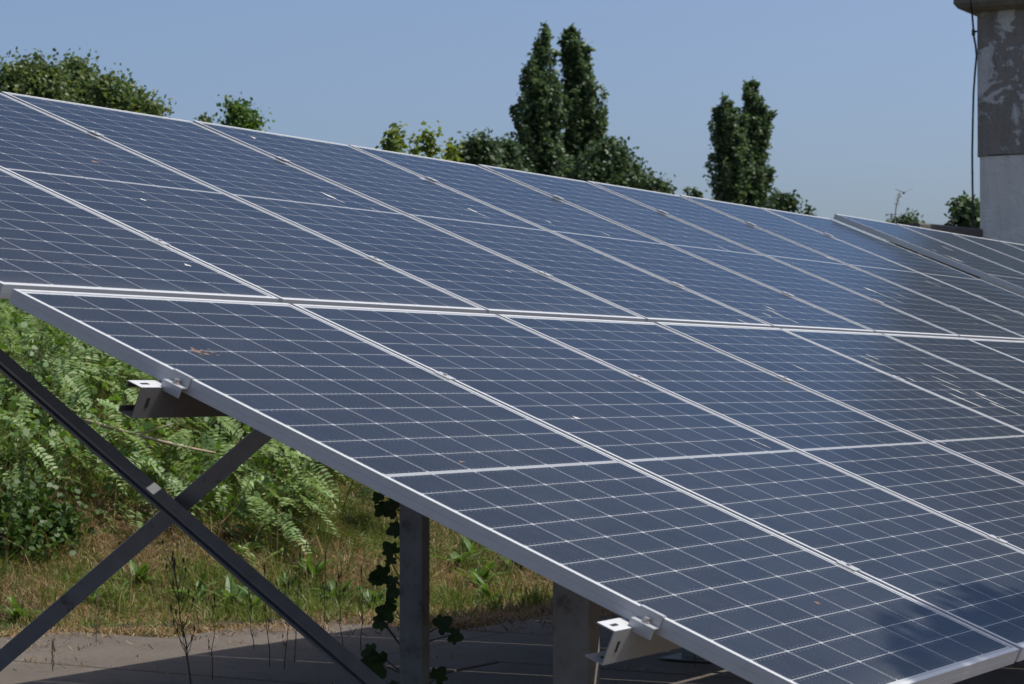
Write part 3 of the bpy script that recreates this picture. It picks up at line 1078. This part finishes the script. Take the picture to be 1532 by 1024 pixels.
# a tree standing to the right of the picture whose branch shades the low corner of the panels
def shade_tree():
    rng = np.random.default_rng(77)
    base = Vector((4.7, -6.3, 0.0))
    t = empty('garden_tree', base)
    cl = []
    for _ in range(130):
        a = rng.uniform(0, 2*PI)
        r = 1.0*math.sqrt(rng.uniform())
        cl.append((r*math.cos(a)+0.3, r*math.sin(a)-0.5, rng.uniform(3.6, 6.3), 0.20))
    # branch reaching towards the panels
    tgt = []
    for u, v, s in ((0.62, 2.06, .09), (0.80, 2.00, .09), (0.98, 2.05, .10), (1.05, 1.97, .06), (1.25, 2.0, .09), (1.42, 1.93, .09), (1.55, 2.0, .10), (1.35, 2.08, .08), (1.7, 2.05, .12), (1.9, 2.02, .12), (1.75, 2.16, .12), (2.1, 2.1, .14),
                    (1.2, 2.14, .06), (0.5, 2.12, .08), (2.4, 2.1, .14), (1.55, 2.14, .09), (0.85, 2.12, .07)):
        q = plane_pt(u, v) + SUN*4.6
        cl.append((q.x-base.x, q.y-base.y, q.z, s))
        tgt.append(q-base)
    cl = np.array(cl)
    cl[:, 3] *= 1.25
    per = 75
    which = np.repeat(np.arange(len(cl)), per)
    off = rng.normal(size=(len(which), 3))
    off /= np.linalg.norm(off, axis=1, keepdims=True)
    off *= cl[which, 3:4]*rng.uniform(0.1, 1.0, size=(len(which), 1))**0.5
    P = cl[which, :3] + off
    np_mesh('crown', leaves(P, 0.075, rng, 0.3), MAT['leaf_dark'], t)
    tb = MB()
    tb.tube([(0, 0, -0.2), (0.05, 0, 1.5), (0.0, -0.1, 3.0), (0.1, -0.2, 4.6), (0.2, -0.4, 5.9)], [0.14, 0.12, 0.1, 0.06, 0.02], 9)
    ctr = Vector((0, 0, 0))
    for q in tgt:
        ctr += q/len(tgt)
    tb.tube([(0, -0.1, 3.0), (-0.8, 0.8, 4.2), ctr], [0.06, 0.04, 0.015], 7)
    for q in tgt[::2]:
        tb.tube([ctr, q], [0.010, 0.004], 5)
    tb.build('trunk', MAT['bark'], t, True)
    tag(t, 'tree standing right of the picture, its branch shading the low panel corner', 'tree')


shade_tree()

# ------------------------------------------------------------------ bank vegetation
def fan_points(rng, n, dmin, dmax, dens=None, az=(42, 68), ext=0.12):
    """random places on the bank within the slice the camera can see, dmin..dmax metres behind the paving edge"""
    out = np.zeros((0, 2))
    while len(out) < n:
        k = n*2
        r = np.sqrt(rng.uniform(8.0**2, 27.0**2, k))
        a = np.radians(rng.uniform(az[0], az[1], k))
        x = CAMP.x + r*np.sin(a)
        y = CAMP.y + r*np.cos(a)
        d = y - base_y(x)
        ok = (d > dmin) & (d < dmax) & (y > edge_y(x) - ext)
        if dens is not None:
            ok &= rng.uniform(size=k) < dens(x, y, d)
        out = np.concatenate([out, np.stack([x, y], 1)[ok]])
    return out[:n]


def patch(x, y, s=1.0, o=0.0):
    return 0.5 + 0.5*np.tanh(1.6*(np.sin(x*1.9*s+o)*np.cos(y*2.3*s-o) + 0.6*np.sin(x*4.1*s+y*3.3*s+o*2) + 0.3*np.sin(x*9.0*s-y*7.0*s+o)))


def blades(rng, XY, h, wd, lean):
    """grass blades: a bent, pointed strip of two quads and a tip, as one 5-corner polygon each"""
    n = len(XY)
    z = ground_z(XY[:, 0], XY[:, 1])
    P = np.stack([XY[:, 0], XY[:, 1], z-0.01], 1)
    a = rng.uniform(0, 2*PI, n)
    hh = h*rng.uniform(0.45, 1.35, n)
    b = rng.uniform(0, 2*PI, n)
    ln = lean*rng.uniform(0.2, 1.4, n)*hh
    wv = np.stack([np.cos(a), np.sin(a), np.zeros(n)], 1)*(wd*rng.uniform(0.7, 1.3, n))[:, None]
    lv = np.stack([np.cos(b), np.sin(b), np.zeros(n)], 1)
    up = np.array([0, 0, 1.0])
    mid = P + lv*(ln*0.32)[:, None] + up*(hh*0.58)[:, None]
    tip = P + lv*ln[:, None] + up*(hh*np.clip(1-0.35*lean*ln/np.maximum(hh, 1e-6), 0.3, 1))[:, None]
    return np.concatenate([np.stack([P-wv*0.5, P+wv*0.5, mid+wv*0.42, mid-wv*0.42], 1),
                           np.stack([mid-wv*0.42, mid+wv*0.42, tip+wv*0.06, tip-wv*0.06], 1)])


rng = np.random.default_rng(101)
fern_d = lambda x, y: 1.55 + 0.45*np.sin(x*1.3+0.5) + 0.25*np.sin(x*3.1) + np.clip((x-6.6)*0.28, 0, 1.6)      # where the leafy mass begins, up the bank
# dry grass: standing and fallen
XY = fan_points(rng, 62000, -1.6, 3.4, lambda x, y, d: (0.10+0.90*patch(x, y, 0.8, 1.0)**1.5)*np.clip(1.6-d*0.33, 0.2, 1))
V1 = blades(rng, XY, 0.09, 0.0045, 1.5)
XY = fan_points(rng, 30000, -1.6, 3.0, lambda x, y, d: np.clip(1.3-d*0.3, 0.2, 1)*(0.15+0.85*patch(x, y, 1.3, 3.0)))
V2 = blades(rng, XY, 0.05, 0.006, 2.6)
XY = fan_points(rng, 3600, -1.0, 6.0)
V3 = blades(rng, XY, 0.36, 0.0038, 0.6)
# litter blown onto the paving
XY = fan_points(rng, 4200, -3.0, 1.5, lambda x, y, d: np.exp(-np.clip(edge_y(x)-y, 0, 9)/0.22)*patch(x, y, 2.0, 4.0)*(y < edge_y(x)), (42, 68), 1.2)
VL = blades(rng, XY, 0.035, 0.005, 3.0)
VL[:, :, 2] += 0.042
# in the joints of the paving
jx = []
for k in range(-4, 8):
    xj = 4.06 + 1.09*k - 0.011
    n = 130
    yy = rng.uniform(-1.0, float(edge_y(xj)), n)
    jx.append(np.stack([xj + rng.normal(size=n)*0.006, yy], 1))
JX = np.concatenate(jx)
VJ = blades(rng, JX, 0.055, 0.006, 1.6)
VJ[:, :, 2] += 0.03
tag(np_mesh('dry_grass', np.concatenate([V1, V2, V3, VL, VJ]), MAT['straw']), 'dry straw coloured grass on the bank and in the paving joints', 'dry grass', kind='stuff')
# dead dark stems and leaf litter lying on the paving and at its edge
XY = fan_points(rng, 2600, -3.0, 1.0, lambda x, y, d: np.exp(-np.clip(edge_y(x)-y, 0, 9)/0.35)*patch(x, y, 2.6, 1.0)*(y < edge_y(x)+0.25), (42, 68), 1.4)
VD = blades(rng, XY, 0.04, 0.006, 2.8)
VD[:, :, 2] += 0.04
tag(np_mesh('leaf_litter', VD, MAT['stalk_dark']), 'dark dead stems and leaf litter scattered on the paving edge', 'litter', kind='stuff')
# green grass
XY = fan_points(rng, 150000, -1.2, 4.2, lambda x, y, d: (0.10+0.90*(1-patch(x, y, 0.8, 1.0))**1.5)*np.clip(0.45+d*0.5, 0.05, 1)*np.clip(1.35-(x-5.5)*0.16, 0.35, 1))
V1 = blades(rng, XY, 0.095, 0.0050, 1.2)
# tufts: blades springing from common crowns, each tuft its own height
TC = fan_points(rng, 900, -1.3, 3.0, lambda x, y, d: 0.25+0.75*patch(x, y, 1.5, 5.0))
VT = []
for tx, ty in TC:
    k = int(rng.integers(14, 42))
    q = np.array([[tx, ty]]) + rng.normal(size=(k, 2))*rng.uniform(0.012, 0.045)
    VT.append(blades(rng, q, rng.uniform(0.07, 0.20), 0.0055, rng.uniform(0.5, 1.2)))
V2 = np.concatenate(VT)
XY = fan_points(rng, 20000, 1.5, 6.5, lambda x, y, d: (d > fern_d(x, y))*1.0, (42, 60))
V3 = blades(rng, XY, 0.24, 0.006, 0.7)
tag(np_mesh('green_grass', np.concatenate([V1, V2, V3]), MAT['grass']), 'green grass tufts growing on the bank behind the array', 'grass', kind='stuff')


def pinnate(P, D, rng, L, pairs, lw, ll, droop=0.35):
    """compound leaves: P (n,3) bases, D (n,3) directions; returns (n*(2*pairs+1), 6, 3) leaflets and the midribs"""
    n = len(P)
    D = D/np.linalg.norm(D, axis=1, keepdims=True)
    up = np.array([0, 0, 1.0]) + rng.normal(size=(n, 3))*0.35
    side = np.cross(D, up)
    side /= np.linalg.norm(side, axis=1, keepdims=True)
    nn = np.cross(side, D)
    out, ribs = [], []
    Ls = L*rng.uniform(0.75, 1.25, n)
    for j in range(pairs+1):
        f = 0.22 + 0.78*j/pairs
        c = P + D*(Ls*f)[:, None] - np.array([0, 0, 1.0])*(Ls*droop*f*f)[:, None]
        sz = (0.75 + 0.5*math.sin(PI*min(1, f*0.95)))
        for sgn in ((1, -1) if j < pairs else (0,)):
            ax = side*sgn*0.92 + D*(0.38 if sgn else 1.0) + nn*0.10 + rng.normal(size=(n, 3))*0.10
            ax /= np.linalg.norm(ax, axis=1, keepdims=True)
            fl = nn + rng.normal(size=(n, 3))*0.22
            bx = np.cross(fl, ax)
            bx /= np.linalg.norm(bx, axis=1, keepdims=True)
            nz = np.cross(ax, bx)
            s = (ll*sz*rng.uniform(0.85, 1.15, n))[:, None, None]
            T = LEAF6*np.array([1, lw*2.0, 1.2])
            V = c[:, None, :] + s*(T[None, :, 0:1]*ax[:, None, :] + T[None, :, 1:2]*bx[:, None, :] + T[None, :, 2:3]*nz[:, None, :])
            out.append(V)
    return np.concatenate(out)


# leafy mass of robinia suckers covering the bank
n = 4600
XY = fan_points(rng, n, 0.9, 6.5, lambda x, y, d: (d > fern_d(x, y)-0.25)*(0.35+0.65*patch(x, y, 1.1, 2.0)), (43, 61))
z = ground_z(XY[:, 0], XY[:, 1])
hh = rng.uniform(0.02, 1.0, n)*(0.12 + 0.62*patch(XY[:, 0], XY[:, 1], 1.7, 7.0))
P = np.stack([XY[:, 0], XY[:, 1], z+hh], 1)
az = rng.uniform(0, 2*PI, n)
el = rng.uniform(-0.95, 0.25, n)
# most leaves turn down the bank, towards the light
D = np.stack([np.cos(az)*np.cos(el)-0.25, np.sin(az)*np.cos(el)-0.75, np.sin(el)], 1)
F = pinnate(P, D, rng, 0.25, 10, 0.40, 0.042)
tag(np_mesh('ground_cover', F, MAT['leaf_fern']), 'mass of ferny pale green compound leaves covering the bank', 'ground cover', kind='stuff')
# broad leaves mixed in lower and at the left: nettles and brambles
n = 16000
XY = fan_points(rng, n, 1.0, 7.0, lambda x, y, d: (d > fern_d(x, y)-0.1)*(1-0.7*patch(x, y, 1.1, 2.0)), (42, 61))
z = ground_z(XY[:, 0], XY[:, 1])
P = np.stack([XY[:, 0], XY[:, 1], z + rng.uniform(0.0, 0.42, n)], 1)
tag(np_mesh('undergrowth', leaves(P, 0.062, rng, 0.5), MAT['leaf_weed']), 'dark green undergrowth of nettles and brambles among the ferny leaves', 'undergrowth', kind='stuff')


def place_px(px, py):
    """the spot on the ground seen at a photo pixel"""
    d = CROT @ Vector(((px-766)/FPX, -(py-512)/FPX, -1.0))
    s = 6.0
    while s < 40:
        p = CAMP + d*s
        if p.z < float(ground_z(p.x, p.y)):
            return Vector((p.x, p.y, float(ground_z(p.x, p.y))))
        s += 0.02
    return CAMP + d*20


# dark low brambles at the left margin
for k, (px, py, r_, lab) in enumerate(((8, 838, .26, 'dark bramble clump at the left margin, lowest of three'), (30, 800, .28, 'dark bramble clump at the left margin, under the long brace'),
                                       (72, 812, .20, 'smaller dark bramble clump just right of the left margin'))):
    rg = np.random.default_rng(400+k)
    p = place_px(px, py)
    t = empty('bramble', p)
    m = 900
    q = rg.normal(size=(m, 3))*np.array([r_*0.55, r_*0.55, r_*0.35]) + np.array([0, 0, r_*0.5])
    q[:, 2] = np.abs(q[:, 2])
    np_mesh('foliage', leaves(q, 0.040, rg, 0.4, 1.2), MAT['leaf_bramble'], t)
    st = MB()
    for i in range(5):
        a_ = rg.uniform(0, 2*PI)
        st.tube([(0, 0, -0.03), (math.cos(a_)*r_*.3, math.sin(a_)*r_*.3, r_*.7), (math.cos(a_)*r_*.8, math.sin(a_)*r_*.8, r_*.6)], [0.006, 0.005, 0.002], 5)
    st.build('stem', MAT['stalk_dark'], t)
    tag(t, lab, 'bramble', 'brambles at the left margin')

# single leafy shoots that stand out at the front of the mass
for k, (px, py, hh_, dx, lab) in enumerate((
        (430, 740, 0.42, 0.9, 'pale ferny shoot arching right above the grass, beside the panel edge'),
        (505, 782, 0.40, 0.8, 'pale ferny shoot nearest the vine-covered post'),
        (300, 742, 0.42, -0.2, 'ferny shoot just above the crossing of the braces'),
        (332, 800, 0.22, 0.6, 'small ferny sprig low beside the long brace'),
        (150, 640, 0.40, -0.5, 'ferny shoot left of the long brace, in the leafy mass'),
        (425, 765, 0.20, 0.3, 'small drooping ferny sprig under the arching shoot'))):
    rg = np.random.default_rng(300+k)
    p = place_px(px, py)
    t = empty('robinia_shoot', p)
    st = MB()
    right = CROT @ Vector((1, 0, 0))
    tip = Vector((right.x*dx*hh_*0.6, right.y*dx*hh_*0.6, hh_))
    mid = tip*0.5 + Vector((0, 0, hh_*0.14))
    st.tube([(0, 0, -0.02), mid, tip], [0.006, 0.0045, 0.002], 5)
    st.build('stem', MAT['leaf_weed'], t)
    m = 12
    f = np.linspace(0.3, 1.0, m)
    Pm = np.array([((mid*(2*q) if q < 0.5 else mid.lerp(tip, 2*q-1))) for q in f])
    a = rg.uniform(-1.0, 1.0, m) + (0 if dx > 0 else PI)
    Dm = np.stack([right.x*np.cos(a)-right.y*np.sin(a), right.y*np.cos(a)+right.x*np.sin(a)-0.4, rg.uniform(-0.1, 0.35, m)], 1)
    np_mesh('foliage', pinnate(Pm, Dm, rg, 0.27, 11, 0.42, 0.042), MAT['leaf_fern'], t)
    tag(t, lab, 'plant', 'single ferny shoots on the bank')


def strap_leaf(mb, base, az, L, W, elev, curve, nseg=5, m=0):
    d = Vector((math.cos(az), math.sin(az), 0))
    s = Vector((-d.y, d.x, 0))
    rows = []
    p = Vector(base)
    e = elev
    for i in range(nseg+1):
        f = i/nseg
        wv = W*0.5*(math.sin(PI*min(1, 0.12+f*0.88))**0.8) if i < nseg else 0.0006
        rows.append((p - s*wv + Vector((0, 0, wv*0.35)), p.copy(), p + s*wv + Vector((0, 0, wv*0.35))))
        p = p + (d*math.cos(e) + Vector((0, 0, math.sin(e))))*(L/nseg)
        e -= curve/nseg
    for a, b in zip(rows[:-1], rows[1:]):
        mb.face([a[0], a[1], b[1], b[0]], m)
        mb.face([a[1], a[2], b[2], b[1]], m)


WEEDS = [(30, 935, 'broad-leaved weed at the paving edge, at the left margin', .16), (135, 905, 'broad-leaved weed at the paving edge, under the rising brace', .14),
         (205, 880, 'green weed clump between the two braces, low on the bank', .16), (300, 905, 'weed clump at the paving edge, left of the long brace', .18),
         (345, 915, 'tall green weed touching the left side of the long brace', .20), (382, 922, 'green weed at the paving edge, against the long brace', .18),
         (470, 870, 'green weed right of the long brace, halfway up the grass', .18), (500, 905, 'green weed right of the long brace, low in the dry grass', .17),
         (558, 915, 'green weed just left of the vine-covered post', .16), (690, 856, 'spreading green weed right of the vine-covered post', .20),
         (716, 885, 'dark pointed weed between the two posts', .20), (770, 862, 'bright green weed tucked under the panel edge', .22), (706, 838, 'spiky weed right of the vine-covered post, highest of three', .18),
         (362, 835, 'bright leafy weed touching the long brace, midway up the bank', .14), (735, 905, 'weed in the shadow edge between the posts', .18), (430, 890, 'small weed right of the long brace in dry grass', .14)]
for k, (px, py, s, lab) in enumerate([(a, b, d, c) for a, b, c, d in WEEDS]):
    rr = random.Random(500+k)
    p = place_px(px, py)
    t = empty('weed', p)
    b = MB()
    for i in range(rr.randint(10, 15)):
        strap_leaf(b, (rr.uniform(-.03, .03), rr.uniform(-.03, .03), 0), rr.uniform(0, 2*PI), s*rr.uniform(0.8, 1.5), s*rr.uniform(0.17, 0.28), rr.uniform(0.6, 1.35), rr.uniform(0.5, 1.7))
    b.build('foliage', MAT['leaf_weed'], t, True)
    st = MB()
    for i in range(2):
        st.tube([(0, 0, -0.02), (rr.uniform(-.03, .03), rr.uniform(-.03, .03), s*0.7), (rr.uniform(-.06, .06), rr.uniform(-.06, .06), s*1.3)], [0.004, 0.003, 0.0015], 5)
    st.build('stem', MAT['leaf_weed'], t)
    tag(t, lab, 'weed', 'broad-leaved weeds along the paving')

# two yellowing leaves lying up at the edge of the paving
for px, lab in ((274, 'yellowing oval leaf at the paving edge, left of its twin'), (298, 'yellowing oval leaf at the paving edge, right of its twin')):
    p = place_px(px, 946)
    t = empty('fallen_leaf', p)
    b = MB()
    for az_ in ((-0.7,) if px == 274 else (-2.2,)):
        strap_leaf(b, (0, 0, 0.0), az_, 0.075, 0.045, 0.9, 0.5)
    b.build('leaf_blade', MAT['leaf_pale'], t, True)
    tag(t, lab, 'leaf', 'yellow leaves at the paving edge')

# dead and thin stalks standing on the paving, in front of the shadow
STALKS = [(288, 1046, 0.50, 'branching dead weed stalk, darkest one left of the long brace', 1.0), (316, 1030, 0.33, 'thin dead stalk just right of the branching one', .5), (143, 975, 0.20, 'short dry stalk on the sunny paving at the left', .5),
          (405, 1012, 0.42, 'thin dry stalk left of the long brace, in the shade', .5), (425, 1016, 0.36, 'thin dry stalk touching the lower part of the long brace', .5), (440, 1005, 0.46, 'tall thin stalk crossing the lower brace', .6),
          (78, 1018, 0.10, 'tiny dry sprig at the bottom left of the paving', .7), (380, 985, 0.26, 'thin stalk rising from the shadow edge by the brace', .4), (513, 990, 0.34, 'dark stalk with seed head right of the long brace', .4),
          (540, 985, 0.36, 'dark seed-headed stalk left of the vine-covered post', .4), (1040, 1010, 0.22, 'dry grass stalk in the dark under the low panel edge', .5), (485, 975, 0.40, 'thin dark stalk close to the right side of the brace', .4)]
for k, (px, py, s, lab, spread) in enumerate(STALKS):
    rr = random.Random(700+k)
    p = place_px(px, py)
    t = empty('dead_stalk', Vector((p.x, p.y, 0.03)))
    b = MB()
    right = CROT @ Vector((1, 0, 0))
    lean = -0.10 if k == 0 else rr.uniform(-0.06, 0.06)
    main = [Vector((right.x*lean*s*(i/5)*1.5 + rr.uniform(-.006, .006), right.y*lean*s*(i/5)*1.5 + rr.uniform(-.006, .006), s*i/5 - (0.03 if i == 0 else 0))) for i in range(6)]
    r0 = 0.0042 if k == 0 else 0.0026
    b.tube(main, [r0*(1-0.14*i) for i in range(6)], 5)
    for i in range(int(16*spread) if k == 0 else 5):
        j = rr.randint(1, 4)
        s0 = main[j].lerp(main[j+1], rr.random())
        ang = rr.uniform(0, 2*PI)
        ln = s*rr.uniform(0.10, 0.26)*spread
        e = s0 + Vector((math.cos(ang)*ln*0.55, math.sin(ang)*ln*0.55, ln))
        b.tube([s0, s0.lerp(e, 0.5)+Vector((0, 0, -ln*0.08)), e], [r0*0.6, r0*0.5, r0*0.3], 4)
        b.tube([e, e+Vector((0, 0, 0.014)), e+Vector((0, 0, 0.028))], [r0*0.3, r0*1.2, r0*0.2], 5)
    b.tube([main[5], main[5]+Vector((0, 0, 0.02)), main[5]+Vector((0, 0, 0.05))], [r0*0.4, r0*1.7, r0*0.3], 6)
    b.build('stem', MAT['stalk_dark'], t)
    tag(t, lab, 'stalk', 'dead stalks on the paving')

# dry twig lying across the leafy mass
pts = []
for k, (px, py) in enumerate(((128, 630), (165, 640), (205, 651), (250, 663), (290, 672), (322, 678))):
    g = place_px(px, py+22)
    pts.append(at(px, py, (g-CAMP).dot(-(CROT @ Vector((0, 0, 1)))) - 0.75))
t = empty('dry_twig', pts[0])
b = MB()
b.tube([p-pts[0] for p in pts], [0.013, 0.012, 0.011, 0.010, 0.009, 0.006], 6)
b.tube([pts[2]-pts[0], pts[3]-pts[0]+Vector((0, -0.05, 0.12))], [0.006, 0.003], 5)
b.build('stem', MAT['twig'], t, True)
tag(t, 'long dry brown twig lying across the ferny leaves', 'twig')

# ------------------------------------------------------------------ vine on the second rear post
def vine():
    base = Vector((FRAMES_X[1], YR, 0.036))
    t = empty('climbing_vine', base + Vector((0.035, 0.035, 0)))
    st = MB()
    r1 = random.Random(31)
    path = [Vector((r1.uniform(-.01, .03), r1.uniform(0.0, .03), z)) for z in np.arange(-0.02, 1.1, 0.1)]
    st.tube(path, [0.006]*len(path), 6)
    lf = MB()
    right = CROT @ Vector((1, 0, 0))
    upv = Vector((0, 0, 1))
    fwd = CROT @ Vector((0, 0, 1))
    lobes = [(0, 0), (-.22, -.22), (-.52, -.20), (-.66, .02), (-.50, .16), (-.66, .34), (-.62, .52), (-.40, .50), (-.34, .72), (-.20, .92), (0, 1.0), (.18, .90), (.30, .70), (.40, .52), (.60, .56), (.68, .36), (.48, .16), (.62, .0), (.50, -.20), (.22, -.20)]
    # (offset along the picture's right from the post, height, leaf size, turn)
    spec = [(-.075, .86, .075, .5), (-.05, .79, .075, 1.2), (-.085, .80, .06, 2.4), (-.04, .72, .06, 1.9), (-.055, .63, .07, .7), (-.075, .55, .085, 1.6), (-.045, .50, .06, 2.2), (-.06, .41, .08, 1.3), (-.085, .38, .06, 2.0),
                           (.10, .36, .075, -1.0), (.14, .33, .06, -1.9), (.09, .17, .07, -.7), (-.09, .22, .11, 1.5), (-.05, .10, .10, 1.0), (-.05, .92, .05, .9)]
    spec += [(o_-.012+r1.uniform(-.02, .015), h_+r1.uniform(-.06, .06), s_*r1.uniform(.45, .7), t_+r1.uniform(-.8, .8)) for o_, h_, s_, t_ in spec if o_ < 0]
    for (ox, h, s, tw) in spec:
        c = Vector((0, 0, h)) + right*(ox*1.15+(0.0 if ox > 0 else 0.01))
        tl = random.Random(int(h*997)).uniform(-0.5, 0.5)
        ex = (right*math.cos(tw) + upv*math.sin(tw))
        ey = (-right*math.sin(tw) + upv*math.cos(tw))
        nrm_ = fwd
        ex = (ex + nrm_*tl).normalized()
        sv = s*0.80
        pts_ = [c + ex*(a*sv) + ey*(b_*sv) + nrm_*(0.12*sv*abs(a)) for a, b_ in lobes]
        cc = c + ey*(0.3*sv)
        for i in range(len(pts_)):
            lf.face([cc, pts_[i], pts_[(i+1) % len(pts_)]])
        j = min(len(path)-1, max(0, int(h/0.1)))
        st.tube([path[j], c], [0.003, 0.002], 4)
    st.build('stem', MAT['stalk_dark'], t)
    lf.build('foliage', MAT['leaf_vine'], t)
    tag(t, 'dark lobed-leaf vine climbing the back of the tall post', 'vine')


vine()

# ------------------------------------------------------------------ small things against the sky
def bird():
    p = at(1352, 289, 55.0)
    t = MB()
    right = CROT @ Vector((1, 0, 0))
    fwd = -(CROT @ Vector((0, 0, 1)))
    up = Vector((0, 0, 1))
    rows = []
    for s, r in ((-.09, .004), (-.07, .018), (-.03, .030), (.02, .028), (.06, .020), (.085, .016), (.10, .004)):
        rows.append([fwd*s + right*(r*math.cos(q)) + up*(r*math.sin(q)) for q in [2*PI*j/8 for j in range(8)]])
    t.grid(rows)
    for sg in (-1, 1):
        pr = [(0.015, .03, -.045, .01), (0.08, .035, -.03, .045), (0.16, .01, -.05, .075), (0.21, -.03, -.06, .085)]
        rr = []
        for x, a, b, z in pr:
            m = right*(x*sg) + up*z
            rr.append([m+fwd*a+up*.002, m+fwd*b+up*.002, m+fwd*b-up*.002, m+fwd*a-up*.002])
        t.grid(rr)
    t.face([fwd*-.08+right*.008, fwd*-.15+right*.03, fwd*-.13, fwd*-.15-right*.03, fwd*-.08-right*.008])
    o = t.build('bird', MAT['bird'])
    o.location = p
    tag(o, 'small dark bird flying with raised wings above the far panels', 'bird')


bird()


def stalk_reed():
    d = 30.0
    top = at(1347, 289, d)
    bx = at(1340, 330, d)
    gz = float(ground_z(bx.x, bx.y))
    base = Vector((bx.x, bx.y, gz))
    t = empty('tall_reed', base)
    b = MB()
    q = [Vector((0, 0, -0.05)), at(1338, 345, d)-base, at(1339, 325, d)-base, at(1341, 308, d)-base, at(1344, 296, d)-base, top-base]
    b.tube(q, [0.012, 0.010, 0.008, 0.007, 0.005, 0.003], 5)
    b.build('stem', MAT['bark_pale'], t)
    r1 = np.random.default_rng(8)
    P = []
    for f in np.linspace(0, 1, 60):
        k = 3 + min(1, int(f*2))
        a, c = q[k], q[k+1]
        P.append(np.array(a.lerp(c, (f*2) % 1)) + r1.normal(size=3)*0.012)
    np_mesh('seed_head', leaves(np.array(P), 0.035, r1, 0.3, 0.3), MAT['straw'], t)
    tag(t, 'tall thin bending reed behind the far panels, below the bird', 'reed')


stalk_reed()


def mast():
    d = 62.0
    c = at(1334, 321, d)
    gz = float(ground_z(c.x, c.y))
    t = empty('antenna_mast', (c.x, c.y, gz))
    b = MB()
    b.tube([(0, 0, -0.1), (0, 0, c.z-gz+0.02)], [0.03, 0.022], 8)
    b.build('pole', MAT['mast'], t)
    right = CROT @ Vector((1, 0, 0))
    for s in (0, -0.13):
        r_ = MB()
        L = 0.14 if s == 0 else 0.08
        r_.tube([right*-L+Vector((0, 0, c.z-gz+s)), right*L+Vector((0, 0, c.z-gz+s))], 0.012, 6)
        r_.build('crossbar', MAT['mast'], t)
    tag(t, 'small T-shaped antenna mast behind the far panels, left of the round bush', 'antenna')


mast()
